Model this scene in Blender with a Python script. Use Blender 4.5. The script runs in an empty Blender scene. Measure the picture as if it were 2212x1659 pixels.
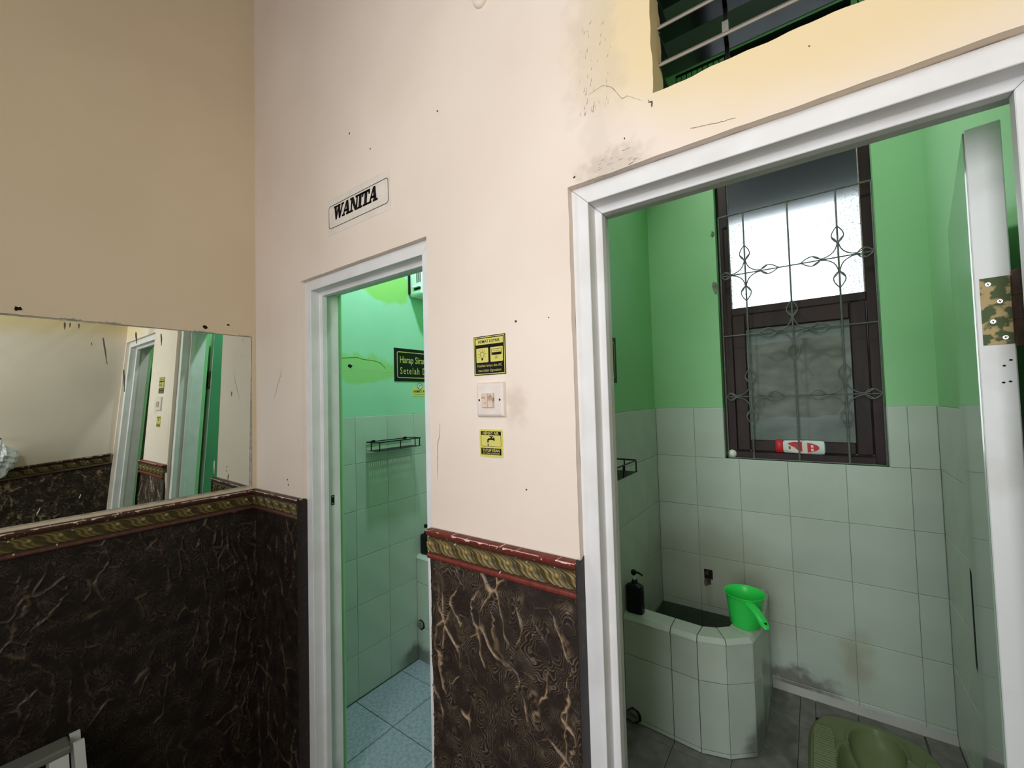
import bpy, bmesh, math, random
import numpy as np
from mathutils import Vector, Matrix, geometry

# ------------------------------------------------------------------ scene set-up: camera, world, lights, exposure
S = bpy.context.scene
COL = S.collection

YAW, PITCH, ROLL, FPX = 0.622253284, 0.0360594593, -0.0275805042, 905.013
EYE = Vector((0.0, 0.0, 1.555))
cy, sy = math.cos(YAW), math.sin(YAW)
fwd = Vector((-sy * math.cos(PITCH), cy * math.cos(PITCH), math.sin(PITCH)))
rt0 = Vector((cy, sy, 0.0))
up0 = rt0.cross(fwd)
rt = rt0 * math.cos(ROLL) + up0 * math.sin(ROLL)
up = up0 * math.cos(ROLL) - rt0 * math.sin(ROLL)
cam_data = bpy.data.cameras.new('camera')
cam_data.sensor_fit = 'HORIZONTAL'
cam_data.sensor_width = 36.0
cam_data.lens = 36.0 * FPX / 2212.0
cam_data.clip_start = 0.02
cam = bpy.data.objects.new('camera', cam_data)
COL.objects.link(cam)
cam.matrix_world = Matrix(((rt.x, up.x, -fwd.x, EYE.x), (rt.y, up.y, -fwd.y, EYE.y), (rt.z, up.z, -fwd.z, EYE.z), (0, 0, 0, 1)))
S.camera = cam

S.view_settings.view_transform = 'Standard'
S.view_settings.look = 'None'
S.view_settings.exposure = 0.08
S.view_settings.gamma = 1.0
S.view_settings.use_curve_mapping = False
S.cycles.use_denoising = True
S.cycles.max_bounces = 10
S.cycles.diffuse_bounces = 5
S.cycles.transmission_bounces = 8
S.cycles.sample_clamp_indirect = 6.0

world = bpy.data.worlds.new('sky')
S.world = world
world.use_nodes = True
wbg = world.node_tree.nodes['Background']
wbg.inputs[0].default_value = (0.86, 0.94, 1.0, 1.0)       # plain overcast sky
wbg.inputs[1].default_value = 2.6


def area(name, loc, target, sx, sz, power, color, spread=180):
    l = bpy.data.lights.new(name, 'AREA')
    l.spread = math.radians(spread)
    l.shape = 'RECTANGLE'
    l.size, l.size_y, l.energy, l.color = sx, sz, power, color
    o = bpy.data.objects.new(name, l)
    COL.objects.link(o)
    o.location = loc
    o.rotation_euler = (Vector(target) - Vector(loc)).to_track_quat('-Z', 'Y').to_euler()
    return o


area('daylight_hall_opening', (-0.12, -1.52, 2.05), (-0.30, 0.85, 1.65), 0.8, 1.8, 18.6, (0.98, 0.985, 1.0), 125)
area('added_hall_fill', (-1.85, -0.95, 3.10), (0.33, 0.25, 1.85), 0.45, 0.45, 3.6, (0.95, 1.0, 0.98), 90)  # added area light brightening the right wall; no window stands here
area('lamp_left_bathroom', (-1.50, 1.42, 3.05), (-1.50, 1.42, 0.0), 0.09, 0.09, 18.0, (0.76, 0.90, 1.0))
area('lamp_right_bathroom', (-0.56, 1.55, 3.15), (0.395, 1.75, 1.9), 0.12, 0.12, 6.5, (1.0, 0.97, 1.0), 130)


# ------------------------------------------------------------------ helpers
def lin(c):
    r = []
    for v in c[:3]:
        v = v / 255.0
        r.append(v / 12.92 if v <= 0.04045 else ((v + 0.055) / 1.055) ** 2.4)
    return (r[0], r[1], r[2], 1.0)


def M(name, c1, c2=None, scale=6.0, detail=4.0, lo=0.35, hi=0.65, rough=0.6, spec=0.35, metal=0.0, bump=0.0, bscale=60.0,
      bdist=0.002, coat=0.0, coat_rough=0.05, objrand=0.0, trans=0.0, ior=1.45, stretch=None, vcol=False, sub=0.0):
    m = bpy.data.materials.new(name)
    m.use_nodes = True
    nt = m.node_tree
    b = nt.nodes['Principled BSDF']
    tc = nt.nodes.new('ShaderNodeTexCoord')
    src = tc.outputs['Object']
    if stretch:
        mp = nt.nodes.new('ShaderNodeMapping')
        mp.inputs['Scale'].default_value = stretch
        nt.links.new(src, mp.inputs[0])
        src = mp.outputs[0]
    col = None
    if vcol:
        a = nt.nodes.new('ShaderNodeAttribute')
        a.attribute_name = 'Col'
        col = a.outputs['Color']
    else:
        b.inputs['Base Color'].default_value = lin(c1)
    if c2 is not None:
        n = nt.nodes.new('ShaderNodeTexNoise')
        n.inputs['Scale'].default_value = scale
        n.inputs['Detail'].default_value = detail
        nt.links.new(src, n.inputs['Vector'])
        r = nt.nodes.new('ShaderNodeMapRange')
        r.inputs[1].default_value, r.inputs[2].default_value = lo, hi
        nt.links.new(n.outputs['Fac'], r.inputs[0])
        x = nt.nodes.new('ShaderNodeMix')
        x.data_type = 'RGBA'
        x.inputs[6].default_value, x.inputs[7].default_value = lin(c1), lin(c2)
        nt.links.new(r.outputs[0], x.inputs[0])
        col = x.outputs[2]
    if objrand:
        oi = nt.nodes.new('ShaderNodeObjectInfo')
        mr = nt.nodes.new('ShaderNodeMapRange')
        mr.inputs[3].default_value, mr.inputs[4].default_value = 1.0 - objrand, 1.0 + objrand
        nt.links.new(oi.outputs['Random'], mr.inputs[0])
        h = nt.nodes.new('ShaderNodeHueSaturation')
        h.inputs['Color'].default_value = lin(c1)
        if col is not None:
            nt.links.new(col, h.inputs['Color'])
        nt.links.new(mr.outputs[0], h.inputs['Value'])
        col = h.outputs[0]
    if col is not None:
        nt.links.new(col, b.inputs['Base Color'])
    b.inputs['Roughness'].default_value = rough
    b.inputs['Specular IOR Level'].default_value = spec
    b.inputs['Metallic'].default_value = metal
    b.inputs['Coat Weight'].default_value = coat
    b.inputs['Coat Roughness'].default_value = coat_rough
    b.inputs['Transmission Weight'].default_value = trans
    b.inputs['IOR'].default_value = ior
    if bump:
        n2 = nt.nodes.new('ShaderNodeTexNoise')
        n2.inputs['Scale'].default_value = bscale
        n2.inputs['Detail'].default_value = 3.0
        nt.links.new(src, n2.inputs['Vector'])
        bp = nt.nodes.new('ShaderNodeBump')
        bp.inputs['Strength'].default_value = bump
        bp.inputs['Distance'].default_value = bdist
        nt.links.new(n2.outputs['Fac'], bp.inputs['Height'])
        nt.links.new(bp.outputs[0], b.inputs['Normal'])
    return m


def add_patch(m, center, radii, colour, strength=1.0, soft=0.35, warp=0.05, wscale=9.0, place='Object'):
    """a stain or a differently painted patch with a shape of its own, laid over the base colour"""
    nt = m.node_tree
    b = nt.nodes['Principled BSDF']
    if place == 'Object':
        pos = nt.nodes.new('ShaderNodeTexCoord').outputs['Object']
    else:
        pos = nt.nodes.new('ShaderNodeNewGeometry').outputs['Position']
    n = nt.nodes.new('ShaderNodeTexNoise')
    n.inputs['Scale'].default_value = wscale
    n.inputs['Detail'].default_value = 5.0
    nt.links.new(pos, n.inputs['Vector'])
    s0 = nt.nodes.new('ShaderNodeVectorMath'); s0.operation = 'SUBTRACT'
    s0.inputs[1].default_value = (0.5, 0.5, 0.5)
    nt.links.new(n.outputs['Color'], s0.inputs[0])
    s1 = nt.nodes.new('ShaderNodeVectorMath'); s1.operation = 'SCALE'
    s1.inputs['Scale'].default_value = warp * 2
    nt.links.new(s0.outputs[0], s1.inputs[0])
    s2 = nt.nodes.new('ShaderNodeVectorMath'); s2.operation = 'ADD'
    nt.links.new(pos, s2.inputs[0]); nt.links.new(s1.outputs[0], s2.inputs[1])
    s3 = nt.nodes.new('ShaderNodeVectorMath'); s3.operation = 'SUBTRACT'
    s3.inputs[1].default_value = center
    nt.links.new(s2.outputs[0], s3.inputs[0])
    s4 = nt.nodes.new('ShaderNodeVectorMath'); s4.operation = 'DIVIDE'
    s4.inputs[1].default_value = radii
    nt.links.new(s3.outputs[0], s4.inputs[0])
    s5 = nt.nodes.new('ShaderNodeVectorMath'); s5.operation = 'LENGTH'
    nt.links.new(s4.outputs[0], s5.inputs[0])
    r = nt.nodes.new('ShaderNodeMapRange')
    r.interpolation_type = 'SMOOTHSTEP'
    r.inputs[1].default_value, r.inputs[2].default_value = 1.0 - soft, 1.0 + soft
    r.inputs[3].default_value, r.inputs[4].default_value = strength, 0.0
    nt.links.new(s5.outputs['Value'], r.inputs[0])
    x = nt.nodes.new('ShaderNodeMix'); x.data_type = 'RGBA'
    inp = b.inputs['Base Color']
    if inp.is_linked:
        nt.links.new(inp.links[0].from_socket, x.inputs[6])
    else:
        x.inputs[6].default_value = inp.default_value
    x.inputs[7].default_value = lin(colour)
    nt.links.new(r.outputs[0], x.inputs[0])
    nt.links.new(x.outputs[2], inp)


WL = {}


class MB:
    def __init__(self):
        self.v, self.f = [], []

    def add(self, vs, fs):
        o = len(self.v)
        self.v += [tuple(p) for p in vs]
        self.f += [tuple(i + o for i in f) for f in fs]
        return self

    def box(self, x0, y0, z0, x1, y1, z1):
        vs = [(x0, y0, z0), (x1, y0, z0), (x1, y1, z0), (x0, y1, z0), (x0, y0, z1), (x1, y0, z1), (x1, y1, z1), (x0, y1, z1)]
        return self.add(vs, [(0, 3, 2, 1), (4, 5, 6, 7), (0, 1, 5, 4), (1, 2, 6, 5), (2, 3, 7, 6), (3, 0, 4, 7)])

    def tube(self, pts, r, n=8, closed=False, flat=None):
        pts = [Vector(p) for p in pts]
        rings, N = [], len(pts)
        rr = r if hasattr(r, '__len__') else [r] * N
        prev = None
        for i, p in enumerate(pts):
            a = pts[(i - 1) % N] if (closed or i > 0) else p
            b = pts[(i + 1) % N] if (closed or i < N - 1) else p
            t = (b - a).normalized()
            if prev is None:
                h = Vector((0, 0, 1)) if abs(t.z) < 0.9 else Vector((1, 0, 0))
                u = t.cross(h).normalized()
            else:
                u = (prev - t * prev.dot(t)).normalized()
            prev = u
            w = t.cross(u)
            k = flat if flat else 1.0
            rings.append([p + u * (rr[i] * math.cos(2 * math.pi * j / n)) + w * (rr[i] * k * math.sin(2 * math.pi * j / n)) for j in range(n)])
        vs = [q for rg in rings for q in rg]
        fs = []
        for i in range(N if closed else N - 1):
            for j in range(n):
                a, b = i * n + j, i * n + (j + 1) % n
                c, d = ((i + 1) % N) * n + (j + 1) % n, ((i + 1) % N) * n + j
                fs.append((a, b, c, d))
        if not closed:
            fs.append(tuple(reversed(range(n))))
            fs.append(tuple(range((N - 1) * n, N * n)))
        return self.add(vs, fs)

    def lathe(self, prof, c, n=24, sx=1.0, sy_=1.0, cap0=True, cap1=True):
        vs, fs = [], []
        for (r, z) in prof:
            for j in range(n):
                a = 2 * math.pi * j / n
                vs.append((c[0] + r * sx * math.cos(a), c[1] + r * sy_ * math.sin(a), c[2] + z))
        for i in range(len(prof) - 1):
            for j in range(n):
                fs.append((i * n + j, i * n + (j + 1) % n, (i + 1) * n + (j + 1) % n, (i + 1) * n + j))
        if cap0:
            fs.append(tuple(reversed(range(n))))
        if cap1:
            fs.append(tuple(range((len(prof) - 1) * n, len(prof) * n)))
        return self.add(vs, fs)

    def prism(self, poly, z0, z1):
        n = len(poly)
        vs = [(x, y, z0) for x, y in poly] + [(x, y, z1) for x, y in poly]
        fs = [tuple(reversed(range(n))), tuple(range(n, 2 * n))] + [(i, (i + 1) % n, n + (i + 1) % n, n + i) for i in range(n)]
        return self.add(vs, fs)

    def build(self, name, mat, parent=None, loc=None, smooth=False, bevel=0.0, segs=1, fix=True, **props):
        base = Vector(loc) if loc is not None else (WL[parent.name] if parent else Vector((0, 0, 0)))
        me = bpy.data.meshes.new(name)
        me.from_pydata([(x - base.x, y - base.y, z - base.z) for x, y, z in self.v], [], self.f)
        if fix or bevel:
            bm = bmesh.new()
            bm.from_mesh(me)
            if fix:
                bmesh.ops.recalc_face_normals(bm, faces=bm.faces)
            if bevel:
                es = [e for e in bm.edges if len(e.link_faces) == 2 and e.calc_face_angle(0) > 0.5]
                bmesh.ops.bevel(bm, geom=es, offset=bevel, segments=segs, profile=0.5, affect='EDGES', clamp_overlap=True)
            bm.to_mesh(me)
            bm.free()
        me.materials.append(mat)
        return link(name, me, parent, base, smooth, **props)


def link(name, me, parent, base, smooth=False, **props):
    if smooth:
        me.polygons.foreach_set('use_smooth', [True] * len(me.polygons))
        try:
            me.set_sharp_from_angle(angle=math.radians(40))
        except Exception:
            pass
    o = bpy.data.objects.new(name, me)
    COL.objects.link(o)
    WL[o.name] = Vector(base)
    if parent:
        o.parent = parent
        o.location = Vector(base) - WL[parent.name]
    else:
        o.location = base
    for k, v in props.items():
        o[k] = v
    return o


def empty(name, loc, **props):
    o = bpy.data.objects.new(name, None)
    o.empty_display_size = 0.05
    COL.objects.link(o)
    o.location = loc
    WL[o.name] = Vector(loc)
    for k, v in props.items():
        o[k] = v
    return o


def thing(name, loc, label, category, group=None):
    o = empty(name, loc, label=label, category=category)
    if group:
        o['group'] = group
    return o


ST = dict(kind='structure')


def plate(loops, y0, y1, axis='Y'):
    """a wall slab with holes: loops are (u, v) outlines, first the outer one; axis is the thickness direction"""
    pts = [p for l in loops for p in l]
    tri = geometry.tessellate_polygon([[Vector((u, v, 0)) for u, v in l] for l in loops])
    mb = MB()

    def P(p, d):
        return (p[0], d, p[1]) if axis == 'Y' else (d, p[0], p[1])
    n = len(pts)
    vs = [P(p, y0) for p in pts] + [P(p, y1) for p in pts]
    fs = [tuple(t) for t in tri] + [tuple(n + i for i in reversed(t)) for t in tri]
    k = 0
    for l in loops:
        m = len(l)
        for i in range(m):
            a, b = k + i, k + (i + 1) % m
            fs.append((a, b, n + b, n + a))
        k += m
    return mb.add(vs, fs)


def rect(u0, v0, u1, v1):
    return [(u0, v0), (u1, v0), (u1, v1), (u0, v1)]


def wavy(u0, v0, u1, v1, amp, seed, step=0.02):
    """a rectangle whose plaster edges wander a little"""
    rnd = random.Random(seed)
    out = []
    cs = rect(u0, v0, u1, v1)
    for i in range(4):
        a, b = cs[i], cs[(i + 1) % 4]
        L = math.hypot(b[0] - a[0], b[1] - a[1])
        k = max(2, int(L / step))
        nx, ny = (b[1] - a[1]) / L, -(b[0] - a[0]) / L
        ph = [rnd.uniform(0, 6.28) for _ in range(4)]
        for j in range(k):
            t = j / k
            w = 0 if j == 0 else amp * (0.6 * math.sin(L * t * 17 + ph[0]) + 0.5 * math.sin(L * t * 41 + ph[1]) + 0.4 * math.sin(L * t * 97 + ph[2])) * min(1, j / 2, (k - j) / 2)
            out.append((a[0] + (b[0] - a[0]) * t + nx * w, a[1] + (b[1] - a[1]) * t + ny * w))
    return out


# ---------------- flat print on a sheet: u to the viewer's right, v up, n towards the viewer
_cap = {}


def text_tris(s, bold=0.0, space=1.0):
    cu = bpy.data.curves.new('lettering', 'FONT')
    cu.body = s
    cu.size = 1.0
    cu.offset = bold
    cu.space_character = space
    cu.resolution_u = 3
    o = bpy.data.objects.new('lettering', cu)
    COL.objects.link(o)
    bpy.context.view_layer.update()
    dg = bpy.context.evaluated_depsgraph_get()
    me = bpy.data.meshes.new_from_object(o.evaluated_get(dg))
    vs = np.array([v.co[:2] for v in me.vertices])
    fs = [tuple(p.vertices) for p in me.polygons]
    bpy.data.objects.remove(o)
    bpy.data.meshes.remove(me)
    bpy.data.curves.remove(cu)
    return vs, fs


class Sheet:
    def __init__(self, origin, u, v, n, w, h):
        self.o, self.u, self.v, self.n, self.w, self.h = Vector(origin), Vector(u), Vector(v), Vector(n), w, h

    def p(self, a, b, d=0.0):
        return self.o + self.u * a + self.v * b + self.n * d

    def poly(self, mb, pts, d):
        return mb.add([self.p(a, b, d) for a, b in pts], [tuple(range(len(pts)))])

    def rect(self, mb, a0, b0, a1, b1, d):
        return self.poly(mb, rect(a0, b0, a1, b1), d)

    def rrect(self, a0, b0, a1, b1, r, k=5):
        pts = []
        for cx, cy_, s in ((a1 - r, b0 + r, -90), (a1 - r, b1 - r, 0), (a0 + r, b1 - r, 90), (a0 + r, b0 + r, 180)):
            for i in range(k + 1):
                t = math.radians(s + 90 * i / k)
                pts.append((cx + r * math.cos(t), cy_ + r * math.sin(t)))
        return pts

    def ring(self, mb, outer, inner, d):
        n = len(outer)
        return mb.add([self.p(a, b, d) for a, b in outer + inner], [(i, (i + 1) % n, n + (i + 1) % n, n + i) for i in range(n)])

    def stroke(self, mb, pts, w, d, closed=False):
        pts = [Vector((a, b)) for a, b in pts]
        N = len(pts)
        for i in range(N if closed else N - 1):
            a, b = pts[i], pts[(i + 1) % N]
            t = (b - a)
            if t.length < 1e-9:
                continue
            t.normalize()
            nn = Vector((-t.y, t.x)) * (w / 2)
            e = t * (w * 0.3)
            self.poly(mb, [tuple(a - nn - e), tuple(b - nn + e), tuple(b + nn + e), tuple(a + nn - e)], d)
        return mb

    def slab(self, mb, outline, t):
        n = len(outline)
        vs = [self.p(a, b, 0) for a, b in outline] + [self.p(a, b, t) for a, b in outline]
        return mb.add(vs, [tuple(reversed(range(n))), tuple(range(n, 2 * n))] + [(i, (i + 1) % n, n + (i + 1) % n, n + i) for i in range(n)])

    def text(self, mb, s, a, b, width, cap, d, bold=0.0, centre=True, slant=0.0, space=1.0):
        vs, fs = text_tris(s, bold, space)
        if 'c' not in _cap:
            hv, _ = text_tris('H')
            _cap['c'] = hv[:, 1].max() - hv[:, 1].min()
        x0, x1 = vs[:, 0].min(), vs[:, 0].max()
        k = width / (x1 - x0)
        ky = cap / _cap['c']
        off = a - (width / 2 if centre else 0)
        return mb.add([self.p(off + (x - x0) * k + slant * y * ky, b + y * ky, d) for x, y in vs], fs)


FRONT = dict(u=(1, 0, 0), v=(0, 0, 1), n=(0, -1, 0))     # walls facing the hall
SIDE = dict(u=(0, 1, 0), v=(0, 0, 1), n=(1, 0, 0))       # left walls, facing +X

# ------------------------------------------------------------------ materials
m_cream = M('cream_wall_paint', (240, 225, 211), (232, 216, 201), scale=2.2, rough=0.62, bump=0.25, bscale=14, bdist=0.004)
add_patch(m_cream, (0.10, 0.85, 2.36), (0.48, 9, 0.30), (232, 210, 168), 1.0, 0.22, 0.05, 5.0)
add_patch(m_cream, (-0.36, 0.85, 2.30), (0.05, 9, 0.24), (176, 164, 148), 0.20, 0.6, 0.09, 22.0)
add_patch(m_cream, (-0.605, 0.85, 1.545), (0.030, 9, 0.045), (176, 150, 126), 0.30, 0.7, 0.05, 26.0)
add_patch(m_cream, (-0.33, 0.85, 2.055), (0.07, 9, 0.03), (150, 138, 124), 0.3, 0.5, 0.05, 40.0)
m_tan = M('left_wall_cream_shaded', (222, 205, 176), (214, 197, 168), scale=1.6, rough=0.6, bump=0.2, bscale=12, bdist=0.003)  # cream paint made darker and yellower to hold the left wall's shade
m_gray = M('grey_ceiling_board', (112, 100, 112), (100, 90, 101), scale=3, rough=0.9)
m_green = M('green_bathroom_paint', (152, 208, 152), (146, 203, 145), scale=3, rough=0.5, bump=0.15, bscale=20)
m_greenL = M('green_bathroom_paint_left', (164, 216, 184), (158, 211, 178), scale=3, rough=0.5, bump=0.15, bscale=20)
add_patch(m_greenL, (-2.01, 1.40, 1.745), (9, 0.25, 0.075), (150, 200, 104), 0.75, 0.18, 0.06, 11.0)
add_patch(m_greenL, (-2.01, 1.56, 2.25), (9, 0.175, 0.115), (146, 205, 92), 0.85, 0.10, 0.07, 12.0)
m_tile = M('glazed_wall_tile', (192, 204, 190), (184, 197, 182), scale=5, rough=0.28, spec=0.4, objrand=0.035)
W = dict(place='World')
add_patch(m_tile, (-0.44, 2.32, 0.60), (0.30, 0.5, 0.26), (132, 128, 104), 0.55, 0.6, 0.12, 6.0, **W)
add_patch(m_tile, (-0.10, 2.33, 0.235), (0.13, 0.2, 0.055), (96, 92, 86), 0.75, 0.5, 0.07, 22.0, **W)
add_patch(m_tile, (0.10, 2.33, 0.40), (0.05, 0.2, 0.10), (150, 142, 110), 0.5, 0.7, 0.05, 12.0, **W)
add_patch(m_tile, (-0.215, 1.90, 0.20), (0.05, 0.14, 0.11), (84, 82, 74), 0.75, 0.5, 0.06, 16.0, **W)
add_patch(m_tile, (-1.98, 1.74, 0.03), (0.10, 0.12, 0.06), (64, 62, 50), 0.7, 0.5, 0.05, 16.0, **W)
m_grout = M('dirty_tile_grout', (92, 92, 78), (52, 52, 44), scale=9, rough=0.9)
m_wallgrout = M('pale_wall_grout', (150, 156, 142), (96, 98, 84), scale=5, lo=0.45, hi=0.62, rough=0.9)
m_floor = M('grey_floor_tile', (160, 174, 182), (136, 150, 158), scale=60, rough=0.5, objrand=0.03, bump=0.2, bscale=90)
m_rear = M('dark_rear_partition', (84, 72, 60), (74, 62, 52), scale=3, rough=0.7)
m_ceil = M('dull_ceiling_board', (150, 142, 130), (140, 132, 120), scale=2, rough=0.9)
m_hallfloor = M('hall_floor', (58, 53, 48), (50, 46, 42), scale=6, rough=0.5)
m_floorR = M('grey_brown_floor_tile', (120, 120, 112), (100, 100, 94), scale=20, rough=0.45, objrand=0.03)
m_white = M('white_gloss_frame_paint', (232, 231, 231), (222, 220, 218), scale=9, rough=0.42, spec=0.4, bump=0.12, bscale=40)
add_patch(m_white, (-1.575, 0.955, 0.03), (0.03, 0.035, 0.10), (150, 112, 70), 0.75, 0.5, 0.03, 20.0, **W)
m_dirtwhite = M('white_door_edge_paint', (222, 221, 220), (206, 203, 200), scale=7, lo=0.5, hi=0.7, rough=0.45)
m_seam = M('dark_joint', (60, 56, 50), rough=0.9)
m_dado = M('dark_textured_wainscot', (40, 30, 25), vcol=True, rough=0.42, spec=0.35)
m_dadoedge = M('dark_brown_edge_paint', (44, 36, 33), (66, 54, 48), scale=50, lo=0.55, hi=0.7, rough=0.5)
m_mould = M('red_and_gold_moulding', (120, 50, 40), vcol=True, rough=0.4, spec=0.4)
m_mirror = M('mirror_glass', (226, 234, 224), rough=0.0, metal=1.0)
m_silicone = M('grey_mirror_edge', (150, 146, 136), (188, 184, 172), scale=40, rough=0.6)
m_scratch = M('pale_scratch', (214, 210, 198), rough=0.7)
m_scratchdark = M('grey_scratch', (104, 100, 92), rough=0.7)
m_wood = M('dark_brown_window_wood', (56, 36, 33), (36, 24, 23), scale=14, rough=0.5, stretch=(1, 1, 0.15), bump=0.2, bscale=60)
m_iron = M('grey_iron_grille', (112, 116, 110), (92, 94, 90), scale=30, rough=0.5, spec=0.5)
m_black = M('black_plastic', (14, 14, 15), rough=0.35)
m_blackmetal = M('black_coated_metal', (16, 17, 17), rough=0.4)
m_black2 = M('black_sign_print', (18, 17, 17), rough=0.35)
m_yellow = M('yellow_sign_print', (216, 207, 112), rough=0.5)
m_gold = M('dull_gold_lettering', (196, 186, 104), rough=0.5)
m_paper = M('aged_white_paper', (234, 226, 214), (226, 216, 202), scale=18, rough=0.7)
m_ink = M('black_ink', (22, 18, 17), rough=0.7)
m_switch = M('white_switch_plastic', (236, 226, 218), (226, 212, 202), scale=20, rough=0.45)
m_rocker = M('stained_switch_rocker', (222, 200, 182), (128, 98, 76), scale=70, lo=0.5, hi=0.7, rough=0.5)
m_screw = M('screw_metal', (190, 188, 178), rough=0.35, metal=0.7)
m_hole = M('dark_hole', (22, 18, 15), rough=0.9)
m_unit = M('white_unit_plastic', (226, 238, 234), rough=0.35)
m_dipper = M('green_dipper_plastic', (52, 212, 86), rough=0.32, spec=0.4)
m_water = M('tub_water', (120, 150, 130), rough=0.02, trans=1.0, ior=1.33)
m_red = M('red_bottle_print', (196, 36, 44), rough=0.4)
m_bottlewhite = M('white_bottle_plastic', (214, 226, 220), rough=0.35)
m_ball = M('white_ball', (226, 228, 218), rough=0.4)
m_squat = M('olive_green_ceramic', (110, 122, 82), (100, 112, 73), scale=6, rough=0.4, spec=0.35)
m_hinge = M('corroded_hinge_plate', (70, 84, 44), (176, 152, 104), scale=46, detail=3, lo=0.47, hi=0.53, rough=0.6)
m_rust = M('dark_rusty_steel', (52, 36, 30), (74, 50, 36), scale=40, rough=0.6)
m_leaf = M('glossy_door_sheet', (134, 158, 140), (128, 150, 132), scale=2, rough=0.18, spec=0.6, coat=0.6)
m_leafgreen = M('green_door_sheet', (92, 160, 120), (84, 150, 110), scale=2, rough=0.35)
m_louvre = M('dark_louvre_glass', (12, 13, 16), rough=0.16, spec=0.12, ior=1.10)
m_louvreedge = M('dusty_glass_edge', (150, 142, 132), rough=0.8)
m_alu = M('dark_louvre_channel', (34, 33, 34), rough=0.5)
m_clip = M('grey_louvre_clip', (150, 148, 140), rough=0.4, metal=0.4)
m_ground = M('outdoor_ground', (88, 90, 84), rough=0.9)
m_plaster = M('outdoor_render', (178, 178, 172), (160, 160, 154), scale=3, rough=0.9)
m_eave = M('dark_eave_board', (18, 26, 22), rough=0.9)
m_stool = M('white_stool_plastic', (206, 206, 200), rough=0.4)
m_stooltop = M('shaded_stool_seat', (112, 112, 104), rough=0.5)  # the stool's white plastic darkened, seat shade put into the colour
m_bag = M('white_plastic_bag', (226, 228, 232), rough=0.35)
m_tapmetal = M('corroded_tap_metal', (96, 84, 66), (44, 38, 30), scale=60, rough=0.5, metal=0.4)
m_drain = M('grey_drain_plug', (136, 136, 122), (92, 92, 80), scale=50, rough=0.7)
m_crack = M('crack_in_plaster', (112, 98, 84), rough=0.95)
m_scuff = M('dusty_scuff', (172, 160, 146), rough=0.95)
m_chip = M('dark_chip', (70, 60, 50), rough=0.95)

# frosted glass of the bathroom window: rough refraction, dirt specks towards its edges
m_frost = M('frosted_window_glass', (236, 242, 242), rough=0.34, trans=1.0, ior=1.2)
nt = m_frost.node_tree
b_ = nt.nodes['Principled BSDF']
tc_ = nt.nodes.new('ShaderNodeTexCoord')
vo = nt.nodes.new('ShaderNodeTexNoise'); vo.inputs['Scale'].default_value = 150; vo.inputs['Detail'].default_value = 1
nt.links.new(tc_.outputs['Object'], vo.inputs['Vector'])
sp = nt.nodes.new('ShaderNodeSeparateXYZ'); nt.links.new(tc_.outputs['Object'], sp.inputs[0])
ab = nt.nodes.new('ShaderNodeMath'); ab.operation = 'ABSOLUTE'
ad = nt.nodes.new('ShaderNodeMath'); ad.operation = 'ADD'; ad.inputs[1].default_value = 0.0
nt.links.new(sp.outputs[0], ad.inputs[0]); nt.links.new(ad.outputs[0], ab.inputs[0])
mr = nt.nodes.new('ShaderNodeMapRange'); mr.inputs[1].default_value = 0.10; mr.inputs[2].default_value = 0.26
mr.inputs[3].default_value = 0.02; mr.inputs[4].default_value = -0.085
nt.links.new(ab.outputs[0], mr.inputs[0])
mz = nt.nodes.new('ShaderNodeMapRange'); mz.inputs[1].default_value = 1.15; mz.inputs[2].default_value = 1.28; mz.inputs[3].default_value = 0.0; mz.inputs[4].default_value = 0.2
nt.links.new(sp.outputs[2], mz.inputs[0])
ad3 = nt.nodes.new('ShaderNodeMath'); ad3.operation = 'ADD'
nt.links.new(mr.outputs[0], ad3.inputs[0]); nt.links.new(mz.outputs[0], ad3.inputs[1])
ad2 = nt.nodes.new('ShaderNodeMath'); ad2.operation = 'ADD'
nt.links.new(vo.outputs['Fac'], ad2.inputs[0]); nt.links.new(ad3.outputs[0], ad2.inputs[1])
mr2 = nt.nodes.new('ShaderNodeMapRange'); mr2.inputs[1].default_value = 0.335; mr2.inputs[2].default_value = 0.36
nt.links.new(ad2.outputs[0], mr2.inputs[0])
mx = nt.nodes.new('ShaderNodeMix'); mx.data_type = 'RGBA'
mx.inputs[6].default_value = lin((120, 126, 126)); mx.inputs[7].default_value = lin((238, 243, 243))
nt.links.new(mr2.outputs[0], mx.inputs[0]); nt.links.new(mx.outputs[2], b_.inputs['Base Color'])
m_lowpane = M('grimy_window_glass', (92, 108, 98), (66, 84, 74), scale=7, detail=6, rough=0.3, spec=0.4, stretch=(1, 1, 2.2))
m_film = M('worn_pale_film', (128, 130, 122), (98, 106, 96), scale=9, detail=7, rough=0.55, stretch=(1, 1, 1.8))

# ------------------------------------------------------------------ the setting
D = 0.85                       # hall front wall plane
FL, FR = -2.011, -0.705        # tile faces of the left walls of the two bathrooms
T = 0.006
BY = 2.326                     # tile face of the bathrooms' back wall
# doors: (outer left, outer right, outer top)
D1 = (-1.6227, -0.906, 2.0417)
D2 = (-0.4374, 0.311, 2.037)
holes = [wavy(D1[0], -0.17, D1[1], D1[2], 0.0007, 3, 0.03), wavy(D2[0], -0.17, D2[1], D2[2], 0.0009, 5, 0.02), wavy(-0.238, 2.168, 0.30, 2.80, 0.0022, 8, 0.015)]
outer = rect(-2.16, -0.30, 0.46, 4.2)
wall_front = plate([outer] + holes, D, 0.925).build('wall_front', m_cream, **ST)
holes2 = [rect(D1[0] + 0.03, -0.17, D1[1] - 0.03, D1[2] - 0.03), rect(D2[0] + 0.03, -0.17, D2[1] - 0.03, D2[2] - 0.03), rect(-0.262, 2.168, 0.325, 2.82)]
plate([rect(-2.16, -0.30, 0.46, 3.5)] + holes2, 0.986, 1.006).build('wall_bathrooms_front', m_green, **ST)
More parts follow.
